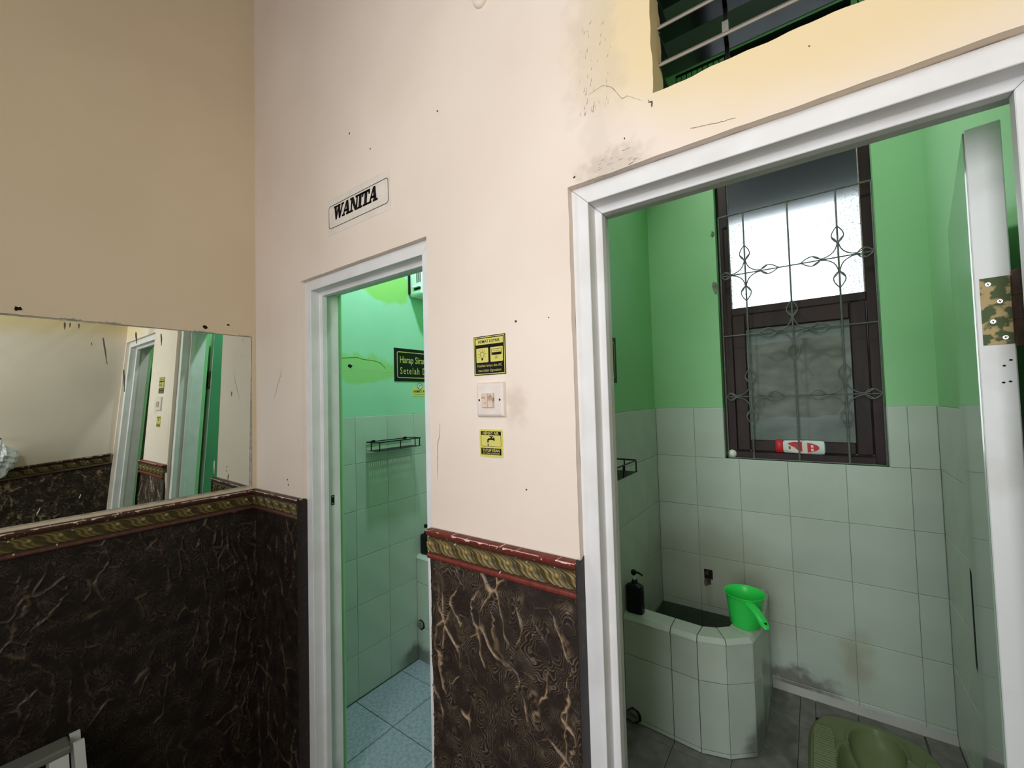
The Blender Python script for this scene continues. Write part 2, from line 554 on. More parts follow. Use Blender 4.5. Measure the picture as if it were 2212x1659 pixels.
fill = plate([rect(-2.16, -0.30, 0.46, 3.5), rect(D1[0], -0.17, D1[1], D1[2]), rect(D2[0], -0.17, D2[1], D2[2]), rect(-0.262, 2.168, 0.325, 2.82)], 0.9255, 0.9855)
fill.build('wall_front_core', m_greenL, **ST)
# hall left wall with the shallow recess that holds the mirror
wall_left = plate([rect(-1.56, -0.30, D, 4.2), rect(-0.62, 1.2025, 0.8335, 1.8625)], FL - 0.035, FL, 'X').build('wall_left', m_tan, **ST)
MB().box(-2.16, -1.56, -0.30, FL - 0.0352, D, 4.2).build('wall_left_core', m_tan, **ST)
wall_right = MB().box(0.33, -1.56, -0.30, 0.46, D, 4.2).build('wall_right', m_cream, **ST)
plate([rect(-2.16, -0.30, 0.46, 4.2), rect(-0.52, 1.15, 0.28, 2.95)], -1.68, -1.56).build('wall_rear', m_rear, **ST)
MB().box(-2.16, -1.68, 4.2, 0.46, 0.925, 4.3).build('ceiling', m_ceil, **ST)
MB().box(-2.011, -1.56, -0.30, 0.33, 0.925, -0.16).build('floor', m_hallfloor, **ST)
MB().box(-2.14, 1.0065, 3.285, 0.50, BY + T, 3.33).build('ceiling_bathrooms', m_gray, **ST)
# bathroom walls
MB().box(-2.14, 1.006, -0.15, FL - T, BY + T, 3.284).build('wall_bathroom_left', m_greenL, **ST)
wall_mid = MB().box(-0.855 + T, 1.006, -0.15, FR - T, BY + T, 3.284).build('wall_bathroom_partition', m_green, **ST)
wall_br = MB().box(0.395 + T, 1.006, -0.15, 0.50, BY + T, 3.284).build('wall_bathroom_right', m_green, **ST)
wall_back = plate([rect(-2.16, -0.15, 0.52, 3.5), rect(-0.372, 1.23, 0.2455, 2.72), rect(-0.53, 2.95, 0.34, 3.275)], BY + T, 2.48).build('wall_bathroom_back', m_green, **ST)
wall_bl = bpy.data.objects['wall_bathroom_left']

# vent block high in the back wall: green upright slats
vent = empty('trim_9', (-0.40, 2.34, 3.1), **ST)
vent['kind'] = 'structure'
slat_me = None
for i in list(range(10)) + [28, 29, 30, 31]:
    x = -0.525 + i * 0.0262
    if slat_me is None:
        so = MB().box(x, 2.335, 2.95, x + 0.0215, 2.40, 3.261).build('slat', m_green, vent)
        slat_me = so
    else:
        c = slat_me.copy(); COL.objects.link(c); c.parent = vent
        c.location.x = slat_me.location.x + i * 0.0262

MB().box(-0.60, 2.485, 2.90, 0.40, 2.50, 3.33).box(-0.53, 2.3335, 3.262, 0.34, 2.4795, 3.2745).build('vent_shade_board', m_eave, kind='structure')  # added dark boards stand in for the shade inside the vent
# ------------------------------------------------------------------ tiles, each one an object
_tcache = {}


def tile_obj(parent, axis, const, sgn, u0, v0, u1, v1, mat, gap=0.0016, t=0.006, name='tile'):
    """one tile: u,v on the plane, sgn = direction the face looks to"""
    w, h = u1 - u0 - gap, v1 - v0 - gap
    if w < 0.004 or h < 0.004:
        return
    key = (axis, sgn, round(w, 4), round(h, 4), mat.name, t)
    if key not in _tcache:
        c = min(0.0016, w / 4, h / 4)
        a, b = w / 2, h / 2
        ring = lambda aa, bb, d: [(-aa, -bb, d), (aa, -bb, d), (aa, bb, d), (-aa, bb, d)]
        loc = ring(a, b, -t) + ring(a, b, -c * 0.6) + ring(a - c, b - c, 0)
        fs = [(8, 9, 10, 11)]
        for k in (0, 4):
            for i in range(4):
                fs.append((k + i, k + (i + 1) % 4, k + 4 + (i + 1) % 4, k + 4 + i))
        if axis == 'Y':
            vs = [(p[0], sgn * p[2], p[1]) for p in loc]
        elif axis == 'X':
            vs = [(sgn * p[2], p[0], p[1]) for p in loc]
        else:
            vs = [(p[0], p[1], p[2]) for p in loc]
        me = bpy.data.meshes.new(name)
        me.from_pydata(vs, [], fs)
        bm = bmesh.new(); bm.from_mesh(me)
        bmesh.ops.recalc_face_normals(bm, faces=bm.faces)
        ref = [f for f in bm.faces][0]
        want = Vector((0, sgn, 0)) if axis == 'Y' else (Vector((sgn, 0, 0)) if axis == 'X' else Vector((0, 0, 1)))
        if ref.normal.dot(want) < 0:
            bmesh.ops.reverse_faces(bm, faces=bm.faces)
        bm.to_mesh(me); bm.free()
        me.materials.append(mat)
        _tcache[key] = me
    um, vm = (u0 + u1) / 2, (v0 + v1) / 2
    base = (um, const, vm) if axis == 'Y' else ((const, um, vm) if axis == 'X' else (um, vm, const))
    rnd = random.Random(int(um * 1371) * 7919 + int(vm * 2113) * 31 + ord(axis))
    o = link(name, _tcache[key], parent, base)
    k = rnd.uniform(-0.0005, 0.0002)
    o.location['XYZ'.index(axis)] += k * (sgn if axis != 'Z' else 1)
    return o


def tiles(parent, axis, const, sgn, us, vs, mat, hole=None, **kw):
    for i in range(len(us) - 1):
        for j in range(len(vs) - 1):
            u0, u1, v0, v1 = us[i], us[i + 1], vs[j], vs[j + 1]
            if v1 < v0:
                v0, v1 = v1, v0
            if hole and u1 > hole[0] + 1e-4 and u0 < hole[2] - 1e-4 and v1 > hole[1] + 1e-3 and v0 < hole[3] - 1e-3:
                if u0 < hole[0]:
                    tile_obj(parent, axis, const, sgn, u0, v0, hole[0], v1, mat, **kw)
                if u1 > hole[2]:
                    tile_obj(parent, axis, const, sgn, hole[2], v0, u1, v1, mat, **kw)
                m0, m1 = max(u0, hole[0]), min(u1, hole[2])
                if v0 < hole[1]:
                    tile_obj(parent, axis, const, sgn, m0, v0, m1, hole[1], mat, **kw)
                if v1 > hole[3]:
                    tile_obj(parent, axis, const, sgn, m0, hole[3], m1, v1, mat, **kw)
                continue
            tile_obj(parent, axis, const, sgn, u0, v0, u1, v1, mat, **kw)


rows = [1.482, 1.23, 0.98, 0.729, 0.479, 0.229]
rowsR = rows[:-1] + [0.229, 0.185]
# grout bed behind the tiles
MB().box(FR - T + 0.0002, BY + 0.0035, 0.0, -0.373, BY + T - 0.0005, 1.483).box(0.2462, BY + 0.0035, 0.0, 0.40, BY + T - 0.0005, 1.483).box(-0.373, BY + 0.0035, 0.0, 0.2462, BY + T - 0.0005, 1.229).build('grout_bed', m_wallgrout, wall_back)
tiles(wall_back, 'Y', BY, -1, [-0.705, -0.510, -0.309, -0.110, 0.102, 0.308, 0.395], rowsR, m_tile, hole=(-0.372, 1.23, 0.2455, 2.72))
MB().box(FR - T + 0.0005, 1.007, 0.0, FR - 0.0025, BY, 1.483).build('grout_bed', m_wallgrout, wall_mid)
tiles(wall_mid, 'X', FR, 1, [1.007, 1.125, 1.325, 1.525, 1.725, 1.925, 2.125, 2.326], rowsR, m_tile)
MB().box(0.3975, 1.007, 0.0, 0.395 + T - 0.0005, BY, 1.483).build('grout_bed', m_wallgrout, wall_br)
tiles(wall_br, 'X', 0.395, -1, [1.007, 1.125, 1.325, 1.525, 1.725, 1.925, 2.125, 2.326], rowsR, m_tile)
rowsL = rows + [0.0]
MB().box(FL - T + 0.0005, 1.007, 0.0, FL - 0.0025, BY, 1.483).build('grout_bed', m_wallgrout, wall_bl)
tiles(wall_bl, 'X', FL, 1, [1.007, 1.144, 1.344, 1.553, 1.753, 1.953, 2.153, 2.326], rowsL, m_tile)
MB().box(FL - T + 0.0002, BY + 0.0035, 0.0, -0.8492, BY + T - 0.0005, 1.483).build('grout_bed', m_wallgrout, wall_back)
tiles(wall_back, 'Y', BY, -1, [-2.008, -1.811, -1.611, -1.411, -1.211, -1.011, -0.857], rowsL, m_tile)
MB().box(-0.8525, 1.007, 0.0, -0.855 + T - 0.0005, BY, 1.483).build('grout_bed', m_wallgrout, wall_mid)
tiles(wall_mid, 'X', -0.855, -1, [1.007, 1.125, 1.325, 1.525, 1.725, 1.925, 2.125, 2.326], rowsL, m_tile)
# bathroom floors
floorL = MB().box(-2.017, 0.926, -0.15, -0.849, BY + T, -0.006).build('floor_left_bathroom', m_grout, **ST)
tiles(floorL, 'Z', 0.0, 1, [-2.008, -1.708, -1.408, -1.108, -0.857], [0.93, 1.023, 1.323, 1.623, 1.923, 2.223, 2.326], m_floor, gap=0.004)
floorR = MB().box(-0.711, 1.0065, -0.15, -0.05, BY + T, 0.179).box(0.30, 1.0065, -0.15, 0.401, BY + T, 0.179).box(-0.05, 1.0065, -0.15, 0.30, 1.73, 0.179).box(-0.05, 2.20, -0.15, 0.30, BY + T, 0.179).box(-0.05, 1.73, -0.15, 0.30, 2.20, 0.02).build('floor_right_bathroom', m_grout, **ST)
MB().box(-0.43, 0.926, -0.15, 0.30, 1.006, 0.16).build('floor_threshold', m_grout, **ST)
tiles(floorR, 'Z', 0.185, 1, [-0.703, -0.505, -0.305, -0.105, 0.095, 0.295, 0.394], [1.01, 1.105, 1.305, 1.505, 1.705, 1.905, 2.105, 2.325], m_floorR, gap=0.002, hole=(-0.05, 1.73, 0.30, 2.20))
# cement cove along the foot of the back wall
MB().add([(-0.21, BY - 0.001, 0.183), (0.394, BY - 0.001, 0.183), (0.394, BY - 0.02, 0.183), (-0.21, BY - 0.02, 0.183), (-0.21, BY - 0.001, 0.212), (0.394, BY - 0.001, 0.212)],
         [(0, 1, 2, 3), (3, 2, 5, 4), (0, 4, 5, 1), (0, 3, 4), (1, 5, 2)]).build('cement_fillet', m_plaster, wall_back)

# ------------------------------------------------------------------ carved moulding and bark-textured wainscot (height fields)


def vn(u, v, seed):
    G = np.random.RandomState(seed).rand(64, 64)
    iu, iv = np.floor(u).astype(int), np.floor(v).astype(int)
    fu, fv = u - iu, v - iv
    fu, fv = fu * fu * (3 - 2 * fu), fv * fv * (3 - 2 * fv)
    a, b = G[iu % 64, iv % 64], G[(iu + 1) % 64, iv % 64]
    c, d = G[iu % 64, (iv + 1) % 64], G[(iu + 1) % 64, (iv + 1) % 64]
    return (a * (1 - fu) + b * fu) * (1 - fv) + (c * (1 - fu) + d * fu) * fv


def bark(U, V, seed, shade=1.0):
    wu = U + 0.030 * (vn(U * 13, V * 13, seed) - 0.5) + 0.012 * (vn(U * 40, V * 40, seed + 1) - 0.5)
    wv = V + 0.030 * (vn(U * 13, V * 13, seed + 2) - 0.5) + 0.012 * (vn(U * 40, V * 40, seed + 3) - 0.5)
    su, sv = 0.072, 0.115
    J = np.random.RandomState(seed + 9).rand(64, 64, 2)
    cu, cv = np.floor(wu / su).astype(int), np.floor(wv / sv).astype(int)
    d1 = np.full(U.shape, 9.0); d2 = np.full(U.shape, 9.0)
    for i in (-1, 0, 1):
        for j in (-1, 0, 1):
            a, b = cu + i, cv + j
            jt = J[a % 64, b % 64]
            x, y = (a + jt[..., 0]) * su, (b + jt[..., 1]) * sv
            d = np.sqrt((wu - x) ** 2 + ((wv - y) * 0.62) ** 2)
            n2 = np.minimum(d2, np.maximum(d, d1))
            d1 = np.minimum(d1, d)
            d2 = n2
    F = d2 - d1
    gate = np.clip((vn(U * 24, V * 11, seed + 4) - 0.53) * 5, 0, 1)
    fine = np.clip((vn(U * 28, V * 20, seed + 14) - 0.40) * 3, 0, 1)
    ridge = np.exp(-((F - 0.0016 * (vn(U * 150, V * 150, seed + 19) - 0.5)) / (0.0016 + 0.0030 * vn(U * 45, V * 45, seed + 20))) ** 2) * gate + 0.55 * np.exp(-(F / 0.0013) ** 2) * fine
    # long drips that wander downwards
    q = U * 17 + 2.4 * (vn(U * 5, V * 6, seed + 6) - 0.5) + 0.6 * (vn(U * 20, V * 25, seed + 7) - 0.5) + 0.16 * (vn(U * 110, V * 110, seed + 21) - 0.5)
    dr = np.abs(q - np.floor(q) - 0.5)
    wd = 0.010 + 0.11 * vn(U * 30, V * 40, seed + 15) ** 2
    drip = np.exp(-(dr / wd) ** 2) * np.clip((vn(U * 9 + 7, V * 8, seed + 8) - 0.52) * 7, 0, 1)
    arcs = 0.5 + 0.5 * np.sin(2 * math.pi * (d1 / 0.0050 + 3.4 * vn(U * 30, V * 30, seed + 5) + 1.3 * vn(U * 85, V * 85, seed + 16)))
    amp = np.clip(vn(U * 30, V * 30, seed + 11) * 1.9 - 0.45, 0, 1)
    top = np.clip(ridge + drip, 0, 1.2)
    h = 0.0013 * arcs * (0.35 + amp) + 0.0040 * top + 0.004 * vn(U * 18, V * 18, seed + 12) + 0.0012 * vn(U * 75, V * 75, seed + 17)
    blot = np.clip((vn(U * 38, V * 26, seed + 22) - 0.66) * 5, 0, 1) * np.clip((vn(U * 130, V * 110, seed + 23) - 0.35) * 2, 0, 1) * 0.55
    top = np.clip(np.maximum(top, blot), 0, 1.2)
    g = np.clip(top * (0.30 + 0.8 * np.maximum(gate, drip)) * (0.25 + 1.0 * vn(U * 70, V * 70, seed + 13)), 0, 1)[..., None]
    a = (np.clip(arcs - 0.66, 0, 1) * 3.4 * np.clip(amp + 0.12, 0, 1) * (0.3 + 1.1 * vn(U * 120, V * 120, seed + 18)))[..., None]
    base = np.array([0.027, 0.0185, 0.0150]); mid = np.array([0.150, 0.108, 0.072]); gold = np.array([0.40, 0.275, 0.16]) * shade
    col = base * (1 - np.clip(a, 0, 1)) + mid * np.clip(a, 0, 1)
    col = col * (1 - g) + gold * g
    if shade < 1:  # panels on the shaded left side get their shade in the colour
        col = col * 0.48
    return h, col


def mould(U, V, seed, H, tone=1.0):
    """carved border: V from 0 (foot) to H (top)"""
    v = V / H
    c = np.clip((v - 0.22) / 0.53, 0, 1)
    per = 0.068
    uu = U + 0.003 * (vn(U * 30, V * 30, seed) - 0.5)
    q = uu / per + 0.95 * c + 0.13 * np.sin(2 * math.pi * c)
    fq = q - np.floor(q)
    leaf = np.sqrt(np.clip(1 - (2 * fq - 1) ** 2, 0, 1))
    vein = 0.5 + 0.5 * np.cos(2 * math.pi * fq * 4.0)
    s = uu / per + 0.32
    bx = (s - np.floor(s) - 0.5) * per
    berry = np.clip(1 - np.hypot(bx, (c - 0.62) * 0.53 * H) / 0.007, 0, 1)
    inside = ((v > 0.22) & (v < 0.75)).astype(float)
    edge = np.clip(np.minimum(c, 1 - c) * 9, 0, 1)
    center = 0.004 + edge * (0.0085 * leaf * (0.62 + 0.38 * vein) + 0.006 * np.sqrt(berry))
    lo = 0.013 * np.sqrt(np.clip(1 - ((v - 0.115) / 0.115) ** 2, 0, 1))
    t = np.clip((v - 0.75) / 0.25, 0, 1)
    hi = 0.006 + 0.012 * np.sin(np.clip(t, 0, 1) * math.pi * 0.62)
    h = np.where(v < 0.22, lo, np.where(v > 0.75, hi, center))
    red = np.array([0.165, 0.032, 0.022]); dark = np.array([0.03, 0.018, 0.012]); olive = np.array([0.070, 0.050, 0.016]); gold = np.array([0.36, 0.265, 0.085])
    if tone < 1:  # dimmer red and gold put the low light into the colour
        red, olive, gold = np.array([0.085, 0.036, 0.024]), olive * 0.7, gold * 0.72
    k = np.clip((leaf * (0.4 + 0.6 * vein) + np.sqrt(berry)) * edge - 0.25, 0, 1)[..., None] ** 1.3
    colc = olive * (1 - k) + gold * k
    nz = vn(U * 160, V * 160, seed + 3)[..., None]
    colr = red * (0.75 + 0.5 * nz)
    groove = np.exp(-((v - 0.225) / 0.02) ** 2) + np.exp(-((v - 0.745) / 0.03) ** 2)
    col = np.where((inside > 0)[..., None], colc, colr)
    col = col * (1 - 0.75 * np.clip(groove, 0, 1))[..., None] + dark * (0.75 * np.clip(groove, 0, 1))[..., None]
    # splashes of cream wall paint, and the ragged painted line along the top
    rnd = np.random.RandomState(seed + 5)
    sp = np.zeros(U.shape)
    L = U.max()
    for _ in range(int(L * 75)):
        a, b, r = rnd.rand() * L, H * (1 - 0.34 * rnd.rand() ** 1.5) if rnd.rand() < 0.8 else H * rnd.rand(), 0.0006 + 0.0013 * rnd.rand() ** 2
        sp = np.maximum(sp, (np.hypot(U - a, (V - b) * 0.8) < r).astype(float))
    sp = np.maximum(sp, ((v > 0.972 - 0.16 * np.clip(vn(U * 70, V * 0, seed + 7) - 0.62, 0, 1)) & (v < 0.992) & (vn(U * 60, V * 0, seed + 8) > 0.28)).astype(float))
    sp = sp[..., None]
    col = col * (1 - sp) + np.array([0.72, 0.62, 0.53]) * sp
    return h, col


def field(name, mat, origin, u, n, W, H, du, fn, parent=None, dv=None, **props):
    dv = dv or du
    nu, nv = max(2, int(round(W / du)) + 1), max(2, int(round(H / dv)) + 1)
    us, vs = np.linspace(0, W, nu), np.linspace(0, H, nv)
    U, V = np.meshgrid(us, vs, indexing='ij')
    h, col = fn(U, V)
    O, u, n = np.array(origin, float), np.array(u, float), np.array(n, float)
    P = O + U[..., None] * u + V[..., None] * np.array([0, 0, 1.0]) + h[..., None] * n
    back = O + U[..., None] * u + V[..., None] * np.array([0, 0, 1.0]) - 0.006 * n
    idx = np.arange(nu * nv).reshape(nu, nv)
    quads = np.stack([idx[:-1, :-1], idx[1:, :-1], idx[1:, 1:], idx[:-1, 1:]], -1).reshape(-1, 4)
    nn = np.cross(u, [0, 0, 1.0])
    if nn.dot(n) < 0:
        quads = quads[:, ::-1]
    loop = np.concatenate([idx[:, 0], idx[-1, 1:], idx[-2::-1, -1], idx[0, -2:0:-1]])
    Pb = back.reshape(-1, 3)[loop]
    verts = np.concatenate([P.reshape(-1, 3), Pb])
    m = len(loop); N0 = nu * nv
    k = np.arange(m)
    skirt = np.stack([loop[k], N0 + k, N0 + (k + 1) % m, loop[(k + 1) % m]], -1)
    if nn.dot(n) < 0:
        skirt = skirt[:, ::-1]
    faces = np.concatenate([quads, skirt])
    me = bpy.data.meshes.new(name)
    me.vertices.add(len(verts)); me.vertices.foreach_set('co', verts.astype(np.float32).ravel())
    me.loops.add(faces.size); me.loops.foreach_set('vertex_index', faces.astype(np.int32).ravel())
    me.polygons.add(len(faces))
    me.polygons.foreach_set('loop_start', np.arange(0, faces.size, 4, dtype=np.int32))
    me.polygons.foreach_set('loop_total', np.full(len(faces), 4, dtype=np.int32))
    me.update(calc_edges=True)
    me.validate()
    ca = me.color_attributes.new('Col', 'FLOAT_COLOR', 'POINT')
    cc = np.ones((len(verts), 4), np.float32)
    cc[:N0, :3] = col.reshape(-1, 3)
    cc[N0:, :3] = col.reshape(-1, 3)[loop] * 0.8
    ca.data.foreach_set('color', cc.ravel())
    me.polygons.foreach_set('use_smooth', [True] * len(me.polygons))
    me.materials.append(mat)
    return link(name, me, parent, (0, 0, 0), **props)


ZB, ZT = 1.110, 1.194          # moulding foot and top
HM = ZT - ZB
WP = 'wainscot_panel'
# middle pier between the doors
field(WP, m_dado, (D1[1], D - 0.006, 0.44), (1, 0, 0), (0, -1, 0), D2[0] - D1[1], ZB + 0.01 - 0.44, 0.0015, lambda U, V: bark(U, V + 0.44, 21), wall_front)
MB().box(D1[1], D - 0.006, -0.16, D2[0], D - 0.0004, 0.44).build(WP, m_dadoedge, wall_front)
# left pier beside door 1
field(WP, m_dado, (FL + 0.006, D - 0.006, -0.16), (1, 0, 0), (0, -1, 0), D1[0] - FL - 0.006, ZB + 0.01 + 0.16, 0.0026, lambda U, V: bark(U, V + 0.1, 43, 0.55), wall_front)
# left wall
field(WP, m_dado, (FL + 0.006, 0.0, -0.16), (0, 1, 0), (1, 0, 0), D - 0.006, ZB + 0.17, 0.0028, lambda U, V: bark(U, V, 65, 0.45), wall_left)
field(WP, m_dado, (FL + 0.006, -1.55, -0.16), (0, 1, 0), (1, 0, 0), 1.55, ZB + 0.17, 0.012, lambda U, V: bark(U, V, 66), wall_left)
# right wall, seen only in the mirror
field(WP, m_dado, (0.326, -1.0, 0.5), (0, 1, 0), (-1, 0, 0), 1.848, ZB - 0.5 + 0.01, 0.006, lambda U, V: bark(U, V, 67), wall_right)
# carved mouldings
field('trim_1', m_mould, (D1[1], D - 0.010, ZB), (1, 0, 0), (0, -1, 0), D2[0] - D1[1], HM, 0.0012, lambda U, V: mould(U, V, 5, HM), **ST)
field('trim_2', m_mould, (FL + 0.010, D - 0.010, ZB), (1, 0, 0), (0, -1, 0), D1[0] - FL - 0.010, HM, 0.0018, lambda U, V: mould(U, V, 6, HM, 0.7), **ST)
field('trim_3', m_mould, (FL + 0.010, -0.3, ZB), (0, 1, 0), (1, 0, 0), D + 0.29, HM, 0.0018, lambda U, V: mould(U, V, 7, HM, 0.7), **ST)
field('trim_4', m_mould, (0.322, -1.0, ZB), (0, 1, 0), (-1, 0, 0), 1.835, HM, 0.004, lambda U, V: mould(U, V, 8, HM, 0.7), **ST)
# dark painted ends of the wainscot at the door openings
def ragged_strip(x0, x1, y0, y1, ztop, seed):
    rnd = random.Random(seed)
    mb = MB()
    n = 7
    ys = [y0 + (y1 - y0) * i / n for i in range(n + 1)]
    zs = [ztop + rnd.uniform(-0.012, 0.006) for _ in ys]
    poly = [(y0, -0.16), (y1, -0.16)] + [(y, z) for y, z in reversed(list(zip(ys, zs)))]
    m = len(poly)
    vs = [(x0, a, b) for a, b in poly] + [(x1, a, b) for a, b in poly]
    return mb.add(vs, [tuple(range(m)), tuple(range(m, 2 * m))] + [(i, (i + 1) % m, m + (i + 1) % m, m + i) for i in range(m)])
ragged_strip(D2[0] - 0.0005, D2[0] + 0.0022, D - 0.022, D + 0.0185, 1.196, 1).build('edge_strip', m_dadoedge, wall_front)
ragged_strip(D1[0] - 0.0005, D1[0] + 0.0022, D - 0.022, D + 0.0185, 1.190, 2).build('edge_strip', m_dadoedge, wall_front)

# ------------------------------------------------------------------ door frames and leaves
PROF = [(0, 0.868), (0.0405, 0.868), (0.0405, 0.905), (0.0575, 0.905), (0.0575, 0.926), (0.0405, 0.926), (0.0405, 0.985), (0, 0.985)]


def door_frame(parent, xl, xr, zt):
    n = len(PROF)
    g = 0.0004
    for side in (0, 1):
        mb = MB()
        vs = []
        for d, y in PROF:
            x = xl + d if side == 0 else xr - d
            vs.append((x, y, -0.16))
        for d, y in PROF:
            x = xl + d if side == 0 else xr - d
            vs.append((x, y, zt - d - g))
        mb.add(vs, [tuple(range(n)), tuple(range(n, 2 * n))] + [(i, (i + 1) % n, n + (i + 1) % n, n + i) for i in range(n)])
        mb.build('jamb', m_white, parent, bevel=0.0012)
    vs = [(xl + d + g, y, zt - d) for d, y in PROF] + [(xr - d - g, y, zt - d) for d, y in PROF]
    MB().add(vs, [tuple(range(n)), tuple(range(n, 2 * n))] + [(i, (i + 1) % n, n + (i + 1) % n, n + i) for i in range(n)]).build('head', m_white, parent, bevel=0.0012)


def local(mb, name, mat, parent, **kw):
    """child whose mesh is given in the parent's own (rotated) frame"""
    me_o = mb.build(name, mat, None, loc=(0, 0, 0), **kw)
    me_o.parent = parent
    return me_o


door_1 = empty('door_1', (D1[0], 0.868, 0.0), **ST)
door_frame(door_1, *D1)
door_2 = empty('door_2', (D2[0], 0.868, 0.0), **ST)
door_frame(door_2, *D2)


def leaf(parent, pos, ang, z0, z1, L, face_mat, edge_mat, hinge_z, flip=1):
    t = 0.042
    lf = MB().box(0, 0.0, 0, t * flip, L, z1 - z0).build('leaf', edge_mat, parent, loc=(0, 0, 0), bevel=0.0015)
    lf.location = Vector(pos) - WL[parent.name] + Vector((0, 0, z0))
    lf.rotation_euler = (0, 0, ang)
    H = z1 - z0
    local(MB().box(-0.0022 * flip, 0.004, 0.004, -0.0002 * flip, L - 0.003, H - 0.004), 'face_sheet', face_mat, lf)
    for hz in hinge_z:
        z = hz - z0
        local(MB().box(0.006 * flip, -0.0016, z - 0.057, 0.0428 * flip, 0.0004, z + 0.057), 'hinge_plate', m_hinge, lf)
        kn = MB().lathe([(0.0085, -0.062), (0.0095, -0.060), (0.0095, -0.021), (0.0088, -0.0205), (0.0088, -0.0195), (0.0095, -0.019), (0.0095, 0.019), (0.0088, 0.0195), (0.0088, 0.0205), (0.0095, 0.021), (0.0095, 0.060), (0.0085, 0.062)], (0.0495 * flip, -0.014, z), 16)
        kn.box(0.040 * flip, -0.0035, z - 0.055, 0.052 * flip, -0.0016, z + 0.055)
        local(kn, 'knuckle', m_rust, lf, smooth=True)
        for (a, b) in ((0.0155, 0.046), (0.0275, 0.015), (0.0185, -0.018), (0.031, -0.046)):
            sc = MB()
            k = 14
            vs = [(a * flip + 0.0042 * math.cos(6.2832 * i / k), -0.0018, z + b + 0.0042 * math.sin(6.2832 * i / k)) for i in range(k)]
            vs2 = [(a * flip + 0.0034 * math.cos(6.2832 * i / k), -0.0028, z + b + 0.0034 * math.sin(6.2832 * i / k)) for i in range(k)]
            sc.add(vs + vs2, [(i, (i + 1) % k, k + (i + 1) % k, k + i) for i in range(k)] + [tuple(range(k, 2 * k))])
            so = local(sc, 'screw', m_screw, lf)
        cr = MB()
        for (a, b) in ((0.0155, 0.046), (0.0275, 0.015), (0.0185, -0.018), (0.031, -0.046)):
            for th in (0.4, 0.4 + math.pi / 2):
                c_, s_ = math.cos(th), math.sin(th)
                w, l = 0.0005, 0.0022
                cr.add([(a * flip + c_ * i * l - s_ * j * w, -0.0030, z + b + s_ * i * l + c_ * j * w) for i, j in ((-1, -1), (1, -1), (1, 1), (-1, 1))], [(0, 1, 2, 3)])
        local(cr, 'screw_slots', m_hole, lf, fix=False)
    return lf


LANG = -math.atan2(0.102, 0.65)
lf2 = leaf(door_2, (0.2335, 1.05, 0.0), LANG, 0.20, 2.003, 0.655, m_leaf, m_dirtwhite, (1.681, 0.55))
# old screw holes below the hinge
for (a, z) in ((0.0275, 1.588), (0.035, 1.597), (0.0255, 1.560), (0.033, 1.5615)):
    k = 10
    hb = MB().add([(a + 0.0022 * math.cos(6.2832 * i / k), -0.0004, z - 0.20 + 0.0016 * math.sin(6.2832 * i / k)) for i in range(k)], [tuple(range(k))])
    local(hb, 'screw_hole', m_hole, lf2, fix=False)
# dark sliver painted in for the shadowed gap behind the leaf's far edge
local(MB().prism([(-0.0030, 0.6), (-0.0024, 0.64), (-0.0024, 0.652), (-0.0030, 0.652)], 0.59, 0.85), 'gap_shadow', m_hole, lf2)
lf1 = leaf(door_1, (-0.936, 1.03, 0.0), -0.02, 0.012, 1.99, 0.62, m_leafgreen, m_dirtwhite, (1.69, 0.5))
# strike plate on the hinge-less jamb of door 1
jx = D1[0] + 0.0405
st = MB().box(jx - 0.0002, 0.944, 1.151, jx + 0.0006, 0.958, 1.190)
st.build('strike_plate', m_black, door_1)
for z in (1.157, 1.184):
    MB().box(jx + 0.0005, 0.9475, z - 0.003, jx + 0.0010, 0.9535, z + 0.003).build('screw', m_screw, door_1)

# ------------------------------------------------------------------ bathroom window (window_1): brown timber frame, frosted top light, grimy casement
w1 = empty('window_1', (-0.06, 2.39, 1.23), **ST)
FX0, FX1 = -0.371, 0.2445
fr = lambda *b: MB().box(*b).build('frame_member', m_wood, w1, bevel=0.002)
fr(FX0, 2.385, 1.231, -0.321, 2.44, 2.719)
fr(0.206, 2.385, 1.231, FX1, 2.44, 2.719)
fr(-0.321, 2.348, 1.231, 0.206, 2.44, 1.264)
fr(-0.321, 2.385, 2.685, 0.206, 2.44, 2.719)
fr(-0.321, 2.382, 1.947, 0.206, 2.44, 1.983)
MB().box(-0.322, 2.408, 1.982, 0.207, 2.412, 2.686).build('frosted_pane', m_frost, w1)
for a in (-0.321, 0.2025):
    MB().box(a, 2.400, 1.984, a + 0.0035, 2.407, 2.684).build('glazing_bead', m_silicone, w1)
# casement sash
sa = lambda *b: MB().box(*b).build('sash_member', m_wood, w1, bevel=0.004)
sa(-0.319, 2.376, 1.268, -0.262, 2.43, 1.944)
sa(0.145, 2.376, 1.268, 0.203, 2.43, 1.944)
sa(-0.262, 2.376, 1.268, 0.145, 2.43, 1.320)
sa(-0.262, 2.376, 1.872, 0.145, 2.43, 1.944)
MB().box(-0.263, 2.402, 1.319, 0.146, 2.406, 1.873).build('casement_pane', m_lowpane, w1)
rnd = random.Random(4)
fo = []
for (a0, b0, a1, b1, k) in ((-0.236, 1.435, 0.118, 1.437, 9), (0.118, 1.52, 0.121, 1.80, 6), (0.115, 1.802, -0.232, 1.797, 9), (-0.236, 1.79, -0.238, 1.45, 6)):
    for i in range(k):
        t = i / k
        fo.append((a0 + (a1 - a0) * t + rnd.uniform(-0.006, 0.006), b0 + (b1 - b0) * t + rnd.uniform(-0.008, 0.008)))
Sheet((0, 2.4015, 0), (1, 0, 0), (0, 0, 1), (0, -1, 0), 1, 1).slab(MB(), fo, 0.0006).build('worn_film', m_film, w1)

